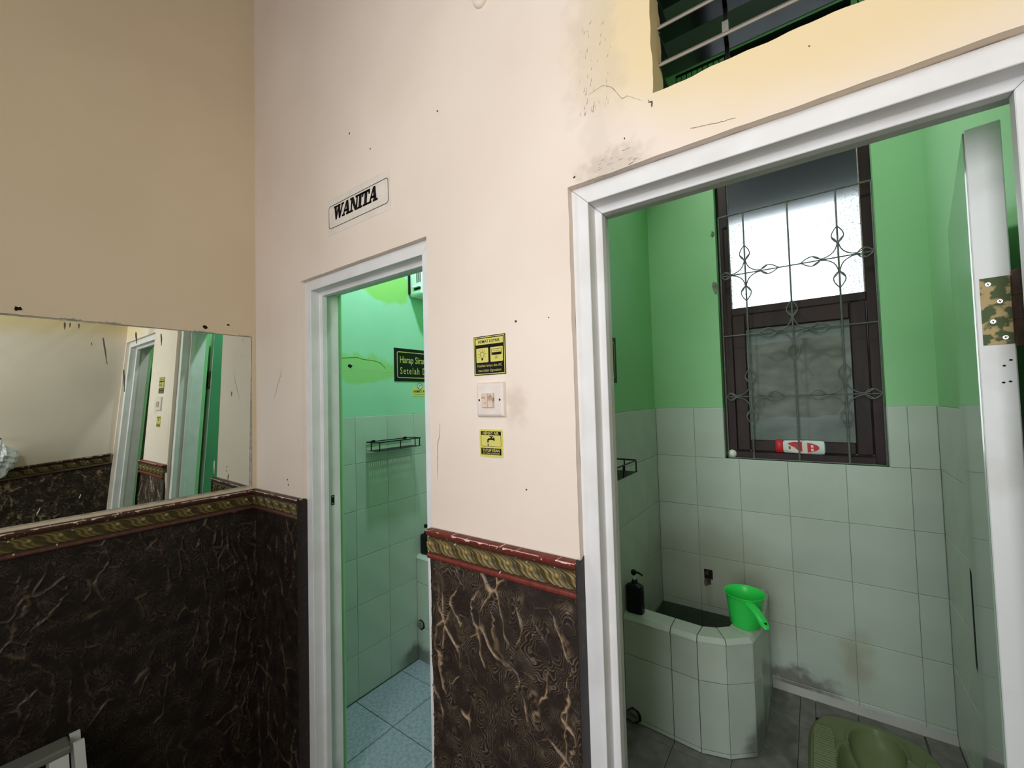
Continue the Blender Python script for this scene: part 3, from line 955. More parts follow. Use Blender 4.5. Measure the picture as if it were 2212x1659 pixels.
MB().box(-0.3715, BY + T + 0.0002, 1.2302, 0.245, 2.3845, 1.2309).build('dark_sill', m_hole, w1)
for a in (-0.3718, 0.2443):
    MB().box(a, BY + T + 0.0002, 1.231, a + 0.0010, 2.3845, 1.481).build('reveal_strip', m_tile, w1)
# wrought-iron grille in front of it
gr = thing('window_grille', (-0.06, 2.337, 1.231), 'grey wrought-iron grille with leaf ornaments across the bathroom window', 'grille')
GX = [-0.355, -0.245, -0.063, 0.117, 0.2385]
GZ = [1.2345, 1.536, 1.840, 2.143, 2.447]
R0 = 0.0037
for x in GX:
    MB().tube([(x, 2.337, GZ[0]), (x, 2.337, GZ[4])], R0 if 0 < GX.index(x) < 4 else 0.0028, 8).build('bar', m_iron, gr, smooth=True)
for i, z in enumerate(GZ):
    y = 2.3395 if 0 < i < 4 else 2.337
    MB().tube([(GX[0], y, z), (GX[4], y, z)], 0.0044 if i == 4 else 0.0030, 8).build('bar', m_iron, gr, smooth=True)


def ornament(cx, cz, left=0.138, right=0.138):
    mb = MB()
    y = 2.3345

    def path(pts, r=0.0026):
        mb.tube([(cx + a, y, cz + b) for a, b in pts], r, 6)
    # arcs hugging the crossing
    arc = [(0.092, 0.020), (0.078, 0.009), (0.064, 0.0035), (0.046, 0.006), (0.030, 0.014), (0.018, 0.024), (0.009, 0.038), (0.0035, 0.056), (0.0035, 0.066), (0.009, 0.078), (0.020, 0.090)]
    for sx in (1, -1):
        for sz in (1, -1):
            path([(sx * a, sz * b) for a, b in arc])
    # pointed leaves along each arm
    for dx, dz, L in ((0, 1, 0.138), (0, -1, 0.138), (1, 0, right), (-1, 0, left)):
        n = 12
        a0 = min(0.063, L - 0.035)
        for s in (1, -1):
            pts = []
            for i in range(n + 1):
                t = i / n
                r = a0 + (L - a0) * t
                w = s * 0.0215 * math.sin(math.pi * t ** 0.85) * (1.0 if L > 0.12 else 0.8)
                pts.append((dx * r + dz * w, dz * r + dx * w))
            path(pts)
    return mb


ornament(GX[1], GZ[3], left=0.110).build('ornament', m_iron, gr, smooth=True)
ornament(GX[3], GZ[3], right=0.121).build('ornament', m_iron, gr, smooth=True)
ornament(GX[2], GZ[2]).build('ornament', m_iron, gr, smooth=True)
ornament(GX[1], GZ[1], left=0.110).build('ornament', m_iron, gr, smooth=True)
ornament(GX[3], GZ[1], right=0.121).build('ornament', m_iron, gr, smooth=True)
# crumbled plaster round the grille's wall anchors
for (z, s) in ((2.10, 1.0), (2.37, 0.5)):
    rnd = random.Random(int(z * 100))
    pts = [(-0.383 + s * 0.016 * math.cos(6.283 * i / 11) * rnd.uniform(0.6, 1.3), z + s * 0.036 * math.sin(6.283 * i / 11) * rnd.uniform(0.6, 1.2)) for i in range(11)]
    Sheet((0, BY + T, 0), (1, 0, 0), (0, 0, 1), (0, -1, 0), 1, 1).slab(MB(), pts, 0.002).build('anchor_patch', m_drain, wall_back)

# outdoors beyond the window: eave, boundary wall, ground
MB().box(-1.6, 2.49, 2.70, 1.6, 3.20, 2.86).build('roof_eave', m_eave, kind='structure')
MB().box(-2.2, 3.9, -0.15, 2.2, 4.0, 1.86).build('wall_outside', m_plaster, **ST)
MB().box(-4.0, 2.48, -0.25, 4.0, 9.0, -0.15).build('ground', m_ground, **ST)

# ------------------------------------------------------------------ louvre window over door 2 (window_2)
w2 = empty('window_2', (0.03, 0.95, 2.17), **ST)
MB().box(-0.2615, 0.926, 2.169, -0.2545, 0.972, 2.819).box(-0.2545, 0.930, 2.169, -0.2515, 0.945, 2.819).build('side_channel', m_alu, w2)
MB().box(0.318, 0.926, 2.169, 0.3245, 0.972, 2.819).build('side_channel', m_alu, w2)
MB().box(-0.2545, 0.952, 2.169, -0.2525, 0.957, 2.819).build('channel_strip', m_louvreedge, w2)
blade0 = None
for i in range(7):
    z = 2.258 + i * 0.0815
    if blade0 is None:
        y0, y1, zz = 0.903, 0.994, 0.0365
        L = math.hypot(y1 - y0, zz)
        ny, nz = -zz / L, (y1 - y0) / L
        t = 0.005
        xs = (-0.2495, 0.3175)
        vs = []
        for x in xs:
            vs += [(x, y0, z), (x, y1, z + zz), (x, y1 + ny * t, z + zz + nz * t), (x, y0 + ny * t, z + nz * t)]
        blade0 = MB().add(vs, [(0, 1, 2, 3), (7, 6, 5, 4), (0, 4, 5, 1), (1, 5, 6, 2), (2, 6, 7, 3)]).build('louvre_blade', m_louvre, w2)
        e = MB().add([(xs[0], y0 - 0.0004, z - 0.001), (xs[1], y0 - 0.0004, z - 0.001), (xs[1], y0 - 0.0004, z + 0.0065), (xs[0], y0 - 0.0004, z + 0.0065), (xs[0], y0 + 0.002, z - 0.001), (xs[1], y0 + 0.002, z - 0.001)], [(0, 1, 2, 3), (0, 4, 5, 1)])
        edge0 = e.build('dusty_edge', m_louvreedge, blade0, loc=WL[blade0.name], fix=False)
        c1 = MB().box(-0.2535, 0.915, z - 0.004, -0.238, 0.99, z + 0.004).build('clip', m_alu, blade0, loc=WL[blade0.name])
        blades = [(blade0, edge0, c1)]
    else:
        nb = blade0.copy(); COL.objects.link(nb); nb.parent = w2; nb.location.z = blade0.location.z + i * 0.0815
        for ch in (edge0, c1):
            k = ch.copy(); COL.objects.link(k); k.parent = nb
for z in (2.255, 2.338, 2.42):
    MB().box(-0.121, 0.952, z - 0.052, -0.109, 0.962, z - 0.012).build('link_clip', m_clip, w2)
MB().box(-0.119, 0.963, 2.169, -0.111, 0.969, 2.815).build('link_rod', m_alu, w2)

# ------------------------------------------------------------------ mirror let into the left wall
mir = thing('wall_mirror', (FL, 0.1, 1.2025), 'large wall mirror with scratched silvering above the dark wainscot of the left wall', 'mirror')


def mx_(y, z):
    return -2.0183 + 0.0012 * (y - 0.45) + 0.0096 * (z - 1.555) + 0.0362 * (y - 0.45) * (z - 1.555)


Y0m, Y1m, Z0m, Z1m = -0.60, 0.8305, 1.2055, 1.8595
ny_, nz_ = 60, 30
mb = MB()
vs = [(mx_(Y0m + (Y1m - Y0m) * i / ny_, Z0m + (Z1m - Z0m) * j / nz_), Y0m + (Y1m - Y0m) * i / ny_, Z0m + (Z1m - Z0m) * j / nz_) for i in range(ny_ + 1) for j in range(nz_ + 1)]
fs = [(i * (nz_ + 1) + j, (i + 1) * (nz_ + 1) + j, (i + 1) * (nz_ + 1) + j + 1, i * (nz_ + 1) + j + 1) for i in range(ny_) for j in range(nz_)]
mb.add(vs, fs)
g = mb.build('glass', m_mirror, mir, fix=False)
if g.data.polygons[0].normal.x < 0:
    g.data.flip_normals()
g.data.polygons.foreach_set('use_smooth', [True] * len(g.data.polygons))
# grey silicone edge round the mirror
ed = MB()
ed.box(FL - 0.030, 0.829, 1.2028, FL - 0.004, 0.8332, 1.862)
ed.build('edge_seal', m_silicone, mir)
MB().box(FL - 0.030, -0.60, 1.2028, FL - 0.003, 0.829, 1.2065).build('edge_seal', m_silicone, mir)
MB().box(FL - 0.030, -0.60, 1.8585, FL - 0.004, 0.829, 1.8622).build('edge_seal', m_silicone, mir)
for (ya, za, yb, zb, w, mat) in ((0.355, 1.81, 0.366, 1.717, 0.0045, m_scratchdark), (0.443, 1.839, 0.445, 1.798, 0.005, m_scratchdark), (0.516, 1.842, 0.517, 1.796, 0.0045, m_scratchdark),
                                 (0.797, 1.853, 0.793, 1.762, 0.003, m_scratch), (0.692, 1.335, 0.692, 1.282, 0.0045, m_scratch), (0.41, 1.70, 0.412, 1.62, 0.005, m_scratchdark),
                                 (0.262, 1.852, 0.262, 1.828, 0.005, m_scratchdark), (0.274, 1.852, 0.274, 1.836, 0.004, m_scratchdark), (0.295, 1.852, 0.295, 1.836, 0.004, m_scratchdark),
                                 (0.326, 1.79, 0.327, 1.78, 0.003, m_scratchdark), (0.755, 1.62, 0.755, 1.60, 0.004, m_scratchdark), (0.745, 1.27, 0.742, 1.245, 0.004, m_scratchdark),
                                 (0.533, 1.31, 0.533, 1.25, 0.007, m_scratch), (0.205, 1.23, 0.212, 1.25, 0.003, m_scratch), (0.30, 1.262, 0.304, 1.275, 0.003, m_scratch)):
    n = 6
    rnd = random.Random(int(ya * 1000 + za * 100))
    L, Rr = [], []
    for i in range(n + 1):
        t = i / n
        y, z = ya + (yb - ya) * t + rnd.uniform(-0.0006, 0.0006), za + (zb - za) * t
        ww = w * 0.5 * (0.45 + 0.55 * math.sin(math.pi * min(1, t + 0.15)))
        L.append((mx_(y, z) + 0.0006, y - ww, z)); Rr.append((mx_(y, z) + 0.0006, y + ww, z))
    MB().add(L + Rr, [(i, i + 1, n + 2 + i, n + 1 + i) for i in range(n)]).build('scratch', mat, mir, fix=False)
# old fixing nails with broken plaster above the mirror
for (y, z, s) in ((0.159, 1.881, 1.0), (0.657, 1.883, 0.9), (0.74, 1.905, 0.5)):
    rnd = random.Random(int(y * 1000))
    pts = [(y + s * 0.011 * math.cos(6.283 * i / 9) * rnd.uniform(0.5, 1.3), z + s * 0.009 * math.sin(6.283 * i / 9) * rnd.uniform(0.5, 1.3)) for i in range(9)]
    ns = MB()
    Sheet((FL, 0, 0), (0, 1, 0), (0, 0, 1), (1, 0, 0), 1, 1).slab(ns, pts, 0.0012)
    ns.tube([(FL + 0.001, y, z), (FL + 0.010, y + 0.002, z - 0.002)], 0.0022 * s, 6)
    ns.build('nail_hole', m_hole, wall_left)
# lifted paint along the mirror's top edge
for k, (y, L) in enumerate(((0.25, 0.05), (0.34, 0.06), (0.62, 0.07), (0.78, 0.04))):
    rnd = random.Random(50 + k)
    pts = [(y + L * i / 8, 1.8632 + rnd.uniform(0.0, 0.006)) for i in range(9)] + [(y + L * i / 8, 1.8628) for i in range(8, -1, -1)]
    Sheet((FL, 0, 0), (0, 1, 0), (0, 0, 1), (1, 0, 0), 1, 1).slab(MB(), pts, 0.0010).build('flaked_paint', m_silicone, wall_left)

# ------------------------------------------------------------------ paper sign over door 1
F = D - 0.0006
sg = thing('paper_sign', (-1.25, D, 2.17), 'cream paper notice with bold black letters on the wall above the narrow left door', 'sign')
x0, x1, z0, z1 = -1.4235, -1.0655, 2.1695, 2.3025
sh = Sheet((x0, D, z0), **FRONT, w=x1 - x0, h=z1 - z0)
W_, H_ = sh.w, sh.h
pb = MB(); sh.slab(pb, [(0, 0), (W_, 0.001), (W_ - 0.001, H_ - 0.001), (0.004, H_)], 0.0008); pb.build('sheet', m_paper, sg)
bo = MB()
ra = sh.rrect(-1.4155 - x0, 2.193 - z0, -1.0745 - x0, 2.2775 - z0, 0.012)
rb = sh.rrect(-1.4132 - x0, 2.1953 - z0, -1.0768 - x0, 2.2752 - z0, 0.0100)
sh.ring(bo, ra, rb, 0.0012); bo.build('border_line', m_ink, sg, fix=False)
# slab-serif italic capitals drawn stroke by stroke
LET = {
    'W': (1.30, [[(0.02, 1), (0.24, 1), (0.38, 0), (0.26, 0)], [(0.26, 0), (0.36, 0), (0.60, 1), (0.52, 1)], [(0.48, 1), (0.70, 1), (0.86, 0), (0.72, 0)], [(0.72, 0), (0.84, 0), (1.14, 1), (1.06, 1)],
                 [(-0.06, 0.93), (0.34, 0.93), (0.34, 1), (-0.06, 1)], [(0.44, 0.93), (0.78, 0.93), (0.78, 1), (0.44, 1)], [(0.96, 0.93), (1.24, 0.93), (1.24, 1), (0.96, 1)]]),
    'A': (1.00, [[(0.06, 0), (0.15, 0), (0.50, 1), (0.42, 1)], [(0.60, 0), (0.86, 0), (0.62, 1), (0.42, 1)], [(0.24, 0.28), (0.68, 0.28), (0.68, 0.37), (0.27, 0.37)],
                 [(-0.04, 0), (0.28, 0), (0.28, 0.07), (-0.04, 0.07)], [(0.52, 0), (0.98, 0), (0.98, 0.07), (0.52, 0.07)]]),
    'N': (1.02, [[(0.12, 0), (0.21, 0), (0.21, 1), (0.12, 1)], [(0.08, 1), (0.34, 1), (0.86, 0), (0.66, 0)], [(0.79, 0), (0.88, 0), (0.88, 1), (0.79, 1)],
                 [(0.00, 0), (0.34, 0), (0.34, 0.07), (0.00, 0.07)], [(-0.02, 0.93), (0.26, 0.93), (0.26, 1), (-0.02, 1)], [(0.66, 0.93), (1.0, 0.93), (1.0, 1), (0.66, 1)]]),
    'I': (0.52, [[(0.13, 0), (0.37, 0), (0.37, 1), (0.13, 1)], [(0.0, 0), (0.50, 0), (0.50, 0.07), (0.0, 0.07)], [(0.0, 0.93), (0.50, 0.93), (0.50, 1), (0.0, 1)]]),
    'T': (0.88, [[(0.31, 0), (0.55, 0), (0.55, 1), (0.31, 1)], [(0.0, 0.91), (0.86, 0.91), (0.86, 1), (0.0, 1)], [(0.0, 0.72), (0.07, 0.72), (0.12, 0.92), (0.0, 0.92)], [(0.79, 0.72), (0.86, 0.72), (0.86, 0.92), (0.74, 0.92)], [(0.16, 0), (0.70, 0), (0.70, 0.07), (0.16, 0.07)]]),
}
word = 'WANITA'
adv = [LET[c][0] for c in word]
tot = sum(adv) - 0.02
hc = 0.047
kx = 0.268 / (tot + 0.10)
pen = 0.0
for ci, c in enumerate(word):
    lb = MB()
    for q in LET[c][1]:
        pq = [((-1.3835 - x0) + kx * (pen + a) + 0.13 * b * hc, (2.2215 - z0) + b * hc * 0.985) for a, b in q]
        dq = 0.0011 + 0.00003 * LET[c][1].index(q)
        sh.poly(lb, pq, dq)
        sh.stroke(lb, pq, 0.0042, dq, closed=True)
    lb.build('letter', m_ink, sg, fix=False)
    pen += adv[ci] * (0.965 if c != 'W' else 0.90)

# ------------------------------------------------------------------ stickers and switch between the doors
es = thing('energy_saving_sticker', (-0.68, D, 1.618), 'square black and yellow sticker about lamp and air conditioner above the light switch', 'sticker')
x0, x1, z0, z1 = -0.731, -0.6265, 1.6195, 1.7225
sh = Sheet((x0, D, z0), **FRONT, w=x1 - x0, h=z1 - z0)
W_, H_ = sh.w, sh.h
q = MB(); sh.slab(q, rect(0, 0, W_, H_), 0.0012); q.build('backing', m_black2, es)
q = MB()
sh.ring(q, rect(0.0022, 0.0022, W_ - 0.0022, H_ - 0.0022), rect(0.0042, 0.0042, W_ - 0.0042, H_ - 0.0042), 0.0015)
q.build('border_line', m_yellow, es, fix=False)
q = MB(); sh.rect(q, 0.0068, 0.0805, W_ - 0.0068, 0.0965, 0.0015); q.build('title_panel', m_yellow, es, fix=False)
q = MB(); sh.text(q, 'HEMAT LISTRIK', W_ / 2, 0.0848, 0.072, 0.0072, 0.0018, bold=0.018); q.build('lettering', m_black2, es, fix=False)
for (a0, a1) in ((0.0085, 0.0490), (0.0560, 0.0965)):
    q = MB(); sh.poly(q, sh.rrect(a0, 0.0335, a1, 0.0715, 0.002), 0.0015); q.build('picture_panel', m_yellow, es, fix=False)
q = MB()
cx, cz = 0.0285, 0.0545
bul = [(cx + 0.0068 * math.cos(t), cz + 0.0068 * math.sin(t)) for t in [math.radians(-58 + i * 296 / 16) for i in range(17)]]
bul = bul + [(cx - 0.0030, cz - 0.0095), (cx + 0.0030, cz - 0.0095)]
sh.stroke(q, bul, 0.0011, 0.0018, closed=True)
sh.rect(q, cx - 0.0026, cz - 0.0150, cx + 0.0026, cz - 0.0098, 0.0018)
for t in range(7):
    a = math.radians(-30 + t * 40)
    sh.stroke(q, [(cx + 0.0098 * math.cos(a), cz + 0.0098 * math.sin(a)), (cx + 0.0145 * math.cos(a), cz + 0.0145 * math.sin(a))], 0.0009, 0.0018)
q.build('bulb_picture', m_black2, es, fix=False)
q = MB()
sh.stroke(q, sh.rrect(0.0595, 0.0515, 0.0930, 0.0665, 0.003), 0.0010, 0.0018, closed=True)
sh.rect(q, 0.0612, 0.0520, 0.0915, 0.0575, 0.0018)
sh.stroke(q, [(0.063, 0.0615), (0.0895, 0.0615)], 0.0007, 0.0018)
for i in range(3):
    a = 0.072 + i * 0.0042
    sh.stroke(q, [(a - 0.0012, 0.0405), (a + 0.0002, 0.044), (a - 0.0004, 0.048)], 0.0009, 0.0018)
q.build('air_conditioner_picture', m_black2, es, fix=False)
q = MB()
sh.text(q, 'Matikan lampu dan AC', W_ / 2, 0.0218, 0.081, 0.0066, 0.0016, bold=0.004)
q.build('lettering', m_gold, es, fix=False)
q = MB()
sh.text(q, 'saat tidak digunakan', W_ / 2, 0.0092, 0.076, 0.0066, 0.0016, bold=0.004)
q.build('lettering', m_gold, es, fix=False)

sw = thing('light_switch', (-0.675, D, 1.55), 'grubby white square double light switch between two stickers', 'switch')
x0, x1, z0, z1 = -0.7215, -0.6285, 1.5095, 1.6005
MB().add([(x0, D, z0), (x1, D, z0), (x1, D, z1), (x0, D, z1), (x0 + 0.003, D - 0.008, z0 + 0.003), (x1 - 0.003, D - 0.008, z0 + 0.003), (x1 - 0.003, D - 0.008, z1 - 0.003), (x0 + 0.003, D - 0.008, z1 - 0.003),
          (x0 + 0.009, D - 0.0115, z0 + 0.008), (x1 - 0.009, D - 0.0115, z0 + 0.008), (x1 - 0.009, D - 0.0115, z1 - 0.008), (x0 + 0.009, D - 0.0115, z1 - 0.008)],
         [(i, (i + 1) % 4, 4 + (i + 1) % 4, 4 + i) for i in range(4)] + [(4 + i, 4 + (i + 1) % 4, 8 + (i + 1) % 4, 8 + i) for i in range(4)] + [(8, 9, 10, 11)]).build('cover_plate', m_switch, sw, bevel=0.0012)
xm = -0.6765
for (a0, a1, tilt) in ((xm - 0.0210, xm - 0.0004, 0.0), (xm + 0.0004, xm + 0.0185, 0.0016)):
    zc0, zc1 = 1.5355, 1.5725
    MB().add([(a0, D - 0.011, zc0), (a1, D - 0.011, zc0), (a1, D - 0.011, zc1), (a0, D - 0.011, zc1), (a0 + 0.0008, D - 0.0175 - tilt, zc0 + 0.001), (a1 - 0.0008, D - 0.0175 - tilt, zc0 + 0.001), (a1 - 0.0008, D - 0.0150, zc1 - 0.001), (a0 + 0.0008, D - 0.0150, zc1 - 0.001)],
             [(i, (i + 1) % 4, 4 + (i + 1) % 4, 4 + i) for i in range(4)] + [(4, 5, 6, 7)]).build('rocker', m_rocker, sw)
for a in (x0 + 0.0135, x1 - 0.0125):
    k = 12
    MB().add([(a + 0.0029 * math.cos(6.2832 * i / k), D - 0.0118, 1.5545 + 0.0032 * math.sin(6.2832 * i / k)) for i in range(k)], [tuple(range(k))]).build('screw_hole', m_rust, sw, fix=False)

ws = thing('water_saving_sticker', (-0.68, D, 1.405), 'small yellow sticker with a dripping tap picture below the light switch', 'sticker')
x0, x1, z0, z1 = -0.7185, -0.6425, 1.4065, 1.4785
sh = Sheet((x0, D, z0), **FRONT, w=x1 - x0, h=z1 - z0)
W_, H_ = sh.w, sh.h
q = MB(); sh.slab(q, sh.rrect(0, 0, W_, H_, 0.006), 0.0014); q.build('backing', m_yellow, ws)
q = MB(); sh.rect(q, 0.0050, H_ - 0.0150, W_ - 0.0050, H_ - 0.0050, 0.0018); sh.rect(q, 0.0050, 0.0065, W_ - 0.0050, 0.0235, 0.0018)
sh.stroke(q, [(0.0055, H_ - 0.0145), (0.0055, 0.031), (0.0080, 0.0280), (W_ - 0.0080, 0.0280), (W_ - 0.0055, 0.031), (W_ - 0.0055, H_ - 0.0145)], 0.0009, 0.0018)
q.build('print', m_black2, ws, fix=False)
q = MB()
sh.text(q, 'HEMAT AIR', W_ / 2, H_ - 0.0135, 0.052, 0.0068, 0.0021, bold=0.02)
q.build('lettering', m_yellow, ws, fix=False)
q = MB()
sh.text(q, 'TUTUP KRAN', W_ / 2, 0.0142, 0.057, 0.0070, 0.0021, bold=0.02)
q.build('lettering', m_yellow, ws, fix=False)
q = MB()
sh.text(q, 'JIKA TIDAK DIGUNAKAN', W_ / 2, 0.0083, 0.056, 0.0036, 0.0021, bold=0.005)
q.build('lettering', m_yellow, ws, fix=False)
q = MB()
c0 = W_ / 2
sh.rect(q, c0 - 0.006, 0.0445, c0 + 0.0115, 0.0490, 0.0018)
sh.rect(q, c0 + 0.0085, 0.0425, c0 + 0.0120, 0.0510, 0.0018)
sh.poly(q, [(c0 - 0.0120, 0.0375), (c0 - 0.0078, 0.0375), (c0 - 0.0078, 0.0425), (c0 - 0.005, 0.0445), (c0 - 0.005, 0.0490), (c0 - 0.0085, 0.0485), (c0 - 0.0118, 0.0455)], 0.0018)
sh.rect(q, c0 - 0.0005, 0.0490, c0 + 0.0040, 0.0520, 0.0018)
sh.rect(q, c0 - 0.0045, 0.0520, c0 + 0.0080, 0.0542, 0.0018)
sh.poly(q, [(c0 - 0.0100 + 0.0022 * math.sin(t) * (1 if abs(t) < 2.2 else 0.5), 0.0318 - 0.0032 * math.cos(t)) for t in [i * 6.2832 / 12 for i in range(12)]], 0.0018)
q.build('tap_picture', m_black2, ws, fix=False)

# ------------------------------------------------------------------ marks on the front wall
def wall_mark(name, pts, w, mat, seed):
    rnd = random.Random(seed)
    dense = []
    for i in range(len(pts) - 1):
        for j in range(6):
            t = j / 6
            dense.append((pts[i][0] + (pts[i + 1][0] - pts[i][0]) * t + rnd.uniform(-1, 1) * w * 1.2, pts[i][1] + (pts[i + 1][1] - pts[i][1]) * t + rnd.uniform(-1, 1) * w * 0.6))
    dense.append(pts[-1])
    n = len(dense)
    L, R_ = [], []
    for i, (a, b) in enumerate(dense):
        ww = w * (0.25 + 0.75 * math.sin(math.pi * (0.06 + 0.88 * i / (n - 1)))) * rnd.uniform(0.5, 1.2) * 0.5
        p, r = dense[max(0, i - 1)], dense[min(n - 1, i + 1)]
        tx, tz = r[0] - p[0], r[1] - p[1]
        l = math.hypot(tx, tz) or 1
        L.append((a - tz / l * ww, D - 0.0005, b + tx / l * ww)); R_.append((a + tz / l * ww, D - 0.0005, b - tx / l * ww))
    return MB().add(L + R_, [(i, i + 1, n + i + 1, n + i) for i in range(n - 1)]).build(name, mat, wall_front, fix=False)


wall_mark('crack', [(-1.781, 1.706), (-1.787, 1.678), (-1.806, 1.652), (-1.826, 1.618), (-1.854, 1.575)], 0.0022, m_crack, 1)
wall_mark('crack', [(-0.866, 1.491), (-0.868, 1.462), (-0.876, 1.43), (-0.878, 1.40), (-0.8795, 1.36), (-0.879, 1.333)], 0.0016, m_crack, 2)
wall_mark('crack', [(-0.377, 2.228), (-0.346, 2.234), (-0.325, 2.222), (-0.302, 2.185), (-0.291, 2.186), (-0.262, 2.163)], 0.0009, m_crack, 3)
wall_mark('crack', [(-0.246, 2.160), (-0.2405, 2.140)], 0.003, m_chip, 4)
wall_mark('scuff', [(-0.171, 2.066), (-0.155, 2.064), (-0.120, 2.058), (-0.092, 2.0545)], 0.0013, m_crack, 5)
for (x, z, s) in ((-1.282, 2.503, 1.0), (-1.165, 2.404, 0.9), (-0.849, 2.395, 0.9), (-0.593, 1.748, 1.1), (-1.737, 1.255, 1.2), (-1.731, 1.235, 1.2), (-0.498, 1.745, 0.5), (-0.575, 1.335, 0.8), (-0.42, 2.055, 0.8), (0.02, 2.13, 0.4), (-0.30, 2.098, 0.6)):
    rnd = random.Random(int(abs(x) * 977 + z * 131))
    k = 7
    MB().add([(x + s * 0.0042 * math.cos(6.2832 * i / k) * rnd.uniform(0.5, 1.2), D - 0.0005, z + s * 0.0042 * math.sin(6.2832 * i / k) * rnd.uniform(0.4, 1.2)) for i in range(k)], [tuple(range(k))]).build('chip', m_chip, wall_front, fix=False)
sc = MB()
rnd = random.Random(77)
for i in range(90):
    if i < 56:
        x, z = -0.40 + abs(rnd.gauss(0, 0.028)) * 1.0 + rnd.uniform(-0.01, 0.03), 2.19 + 0.20 * rnd.random() ** 1.6
    else:
        x, z = rnd.uniform(-0.37, -0.27), 2.045 + rnd.uniform(-0.006, 0.03)
    l, w = rnd.uniform(0.002, 0.007), rnd.uniform(0.0002, 0.0006)
    a = rnd.gauss(1.45, 0.25) if i < 56 else rnd.gauss(0.15, 0.1)
    c, s = math.cos(a) * l, math.sin(a) * l
    sc.add([(x - c - s * w / l, D - 0.0004, z - s + c * w / l), (x - c * 0.2 + s * w / l, D - 0.0004, z - s - c * w / l), (x + c, D - 0.0004, z + s)], [(0, 1, 2)])
sc.build('scuff_marks', m_scuff, wall_front, fix=False, kind='stuff')
# faint outline of a sticker once glued below the switch
og = MB()
sh = Sheet((-0.742, D, 1.392), **FRONT, w=0.15, h=0.12)
sh.stroke(og, [(0, 0), (0.135, -0.004), (0.137, 0.104), (0.0, 0.106), (0, 0)], 0.0007, 0.0004)
og.build('glue_outline', m_paper, wall_front, fix=False)
# plastered-over fixture high on the wall
cap = MB()
pr = [(0.040, 0.0), (0.0395, 0.004), (0.037, 0.008), (0.032, 0.0105), (0.02, 0.0125), (0.0, 0.013)]
n = 28
vs = [(-0.676 + r * 0.72 * math.cos(6.2832 * j / n) + 0.0 * h, D - h, 2.645 + r * 1.05 * math.sin(6.2832 * j / n)) for r, h in pr[:-1] for j in range(n)] + [(-0.676, D - 0.013, 2.645)]
fs = [(i * n + j, i * n + (j + 1) % n, (i + 1) * n + (j + 1) % n, (i + 1) * n + j) for i in range(len(pr) - 2) for j in range(n)] + [((len(pr) - 2) * n + j, (len(pr) - 2) * n + (j + 1) % n, len(vs) - 1) for j in range(n)]
cap.add(vs, fs).build('plaster_cap', m_cream, wall_front, smooth=True)

# ------------------------------------------------------------------ bathrooms: signs on the left walls
def flush_sign(X, y0, z0, label, group):
    t = thing('notice_board', (X, y0 + 0.21, z0), label, 'sign', group)
    sh = Sheet((X, y0, z0), **SIDE, w=0.42, h=0.200)
    W_, H_ = sh.w, sh.h
    q = MB(); sh.slab(q, rect(0, 0, W_, H_), 0.003); q.build('board', m_black2, t)
    q = MB(); sh.ring(q, sh.rrect(0.020, 0.020, W_ - 0.020, H_ - 0.020, 0.012), sh.rrect(0.0245, 0.0245, W_ - 0.0245, H_ - 0.0245, 0.009), 0.0034); q.build('border_line', m_gold, t, fix=False)
    q = MB(); sh.text(q, 'Harap Siram Toilet', W_ / 2, 0.112, 0.335, 0.040, 0.0034, bold=0.008); q.build('lettering', m_gold, t, fix=False)
    q = MB(); sh.text(q, 'Setelah Dipakai', W_ / 2, 0.045, 0.333, 0.040, 0.0034, bold=0.008, space=1.28); q.build('lettering', m_gold, t, fix=False)
    for a in (0.009, W_ - 0.009):
        for b in (0.009, H_ - 0.009):
            k = 8
            q = MB(); sh.poly(q, [(a + 0.0028 * math.cos(6.2832 * i / k), b + 0.0028 * math.sin(6.2832 * i / k)) for i in range(k)], 0.0034); q.build('screw', m_blackmetal, t, fix=False)
    return t


flush_sign(FL - T, 1.613, 1.681, 'black board with gold letters on the green wall of the narrow left bathroom', 'toilet flushing notices')
flush_sign(FR - T, 1.372, 1.615, 'black board with gold letters, mostly hidden behind the jamb of the wide right door', 'toilet flushing notices')

st2 = thing('water_saving_label', (FL - T, 1.79, 1.586), 'small yellow label with round badge under the black board in left bathroom', 'sticker')
sh = Sheet((FL - T, 1.750, 1.588), **SIDE, w=0.125, h=0.062)
q = MB(); sh.slab(q, sh.rrect(0, 0, 0.125, 0.060, 0.004), 0.0012); q.build('backing', m_yellow, st2)
q = MB(); sh.text(q, 'HEMAT AIR', 0.0625, 0.024, 0.108, 0.015, 0.0015, bold=0.02); q.build('lettering', m_black2, st2, fix=False); q = MB(); sh.text(q, 'TUTUP KRAN JIKA TIDAK DIGUNAKAN', 0.0625, 0.010, 0.108, 0.005, 0.0015); q.build('lettering', m_black2, st2, fix=False)
q = MB(); k = 20; c = (0.060, 0.064)
sh.poly(q, [(c[0] + 0.021 * math.cos(6.2832 * i / k), c[1] + 0.021 * math.sin(6.2832 * i / k)) for i in range(k)], 0.0016); q.build('badge', m_paper, st2, fix=False)
q = MB(); sh.ring(q, [(c[0] + 0.021 * math.cos(6.2832 * i / k), c[1] + 0.021 * math.sin(6.2832 * i / k)) for i in range(k)], [(c[0] + 0.018 * math.cos(6.2832 * i / k), c[1] + 0.018 * math.sin(6.2832 * i / k)) for i in range(k)], 0.0019)
sh.stroke(q, [(c[0] - 0.013, c[1] - 0.013), (c[0] + 0.013, c[1] + 0.013)], 0.003, 0.0019); sh.stroke(q, [(c[0] - 0.007, c[1] + 0.009), (c[0] - 0.002, c[1] + 0.004)], 0.004, 0.0019)
q.build('badge_print', m_black2, st2, fix=False)

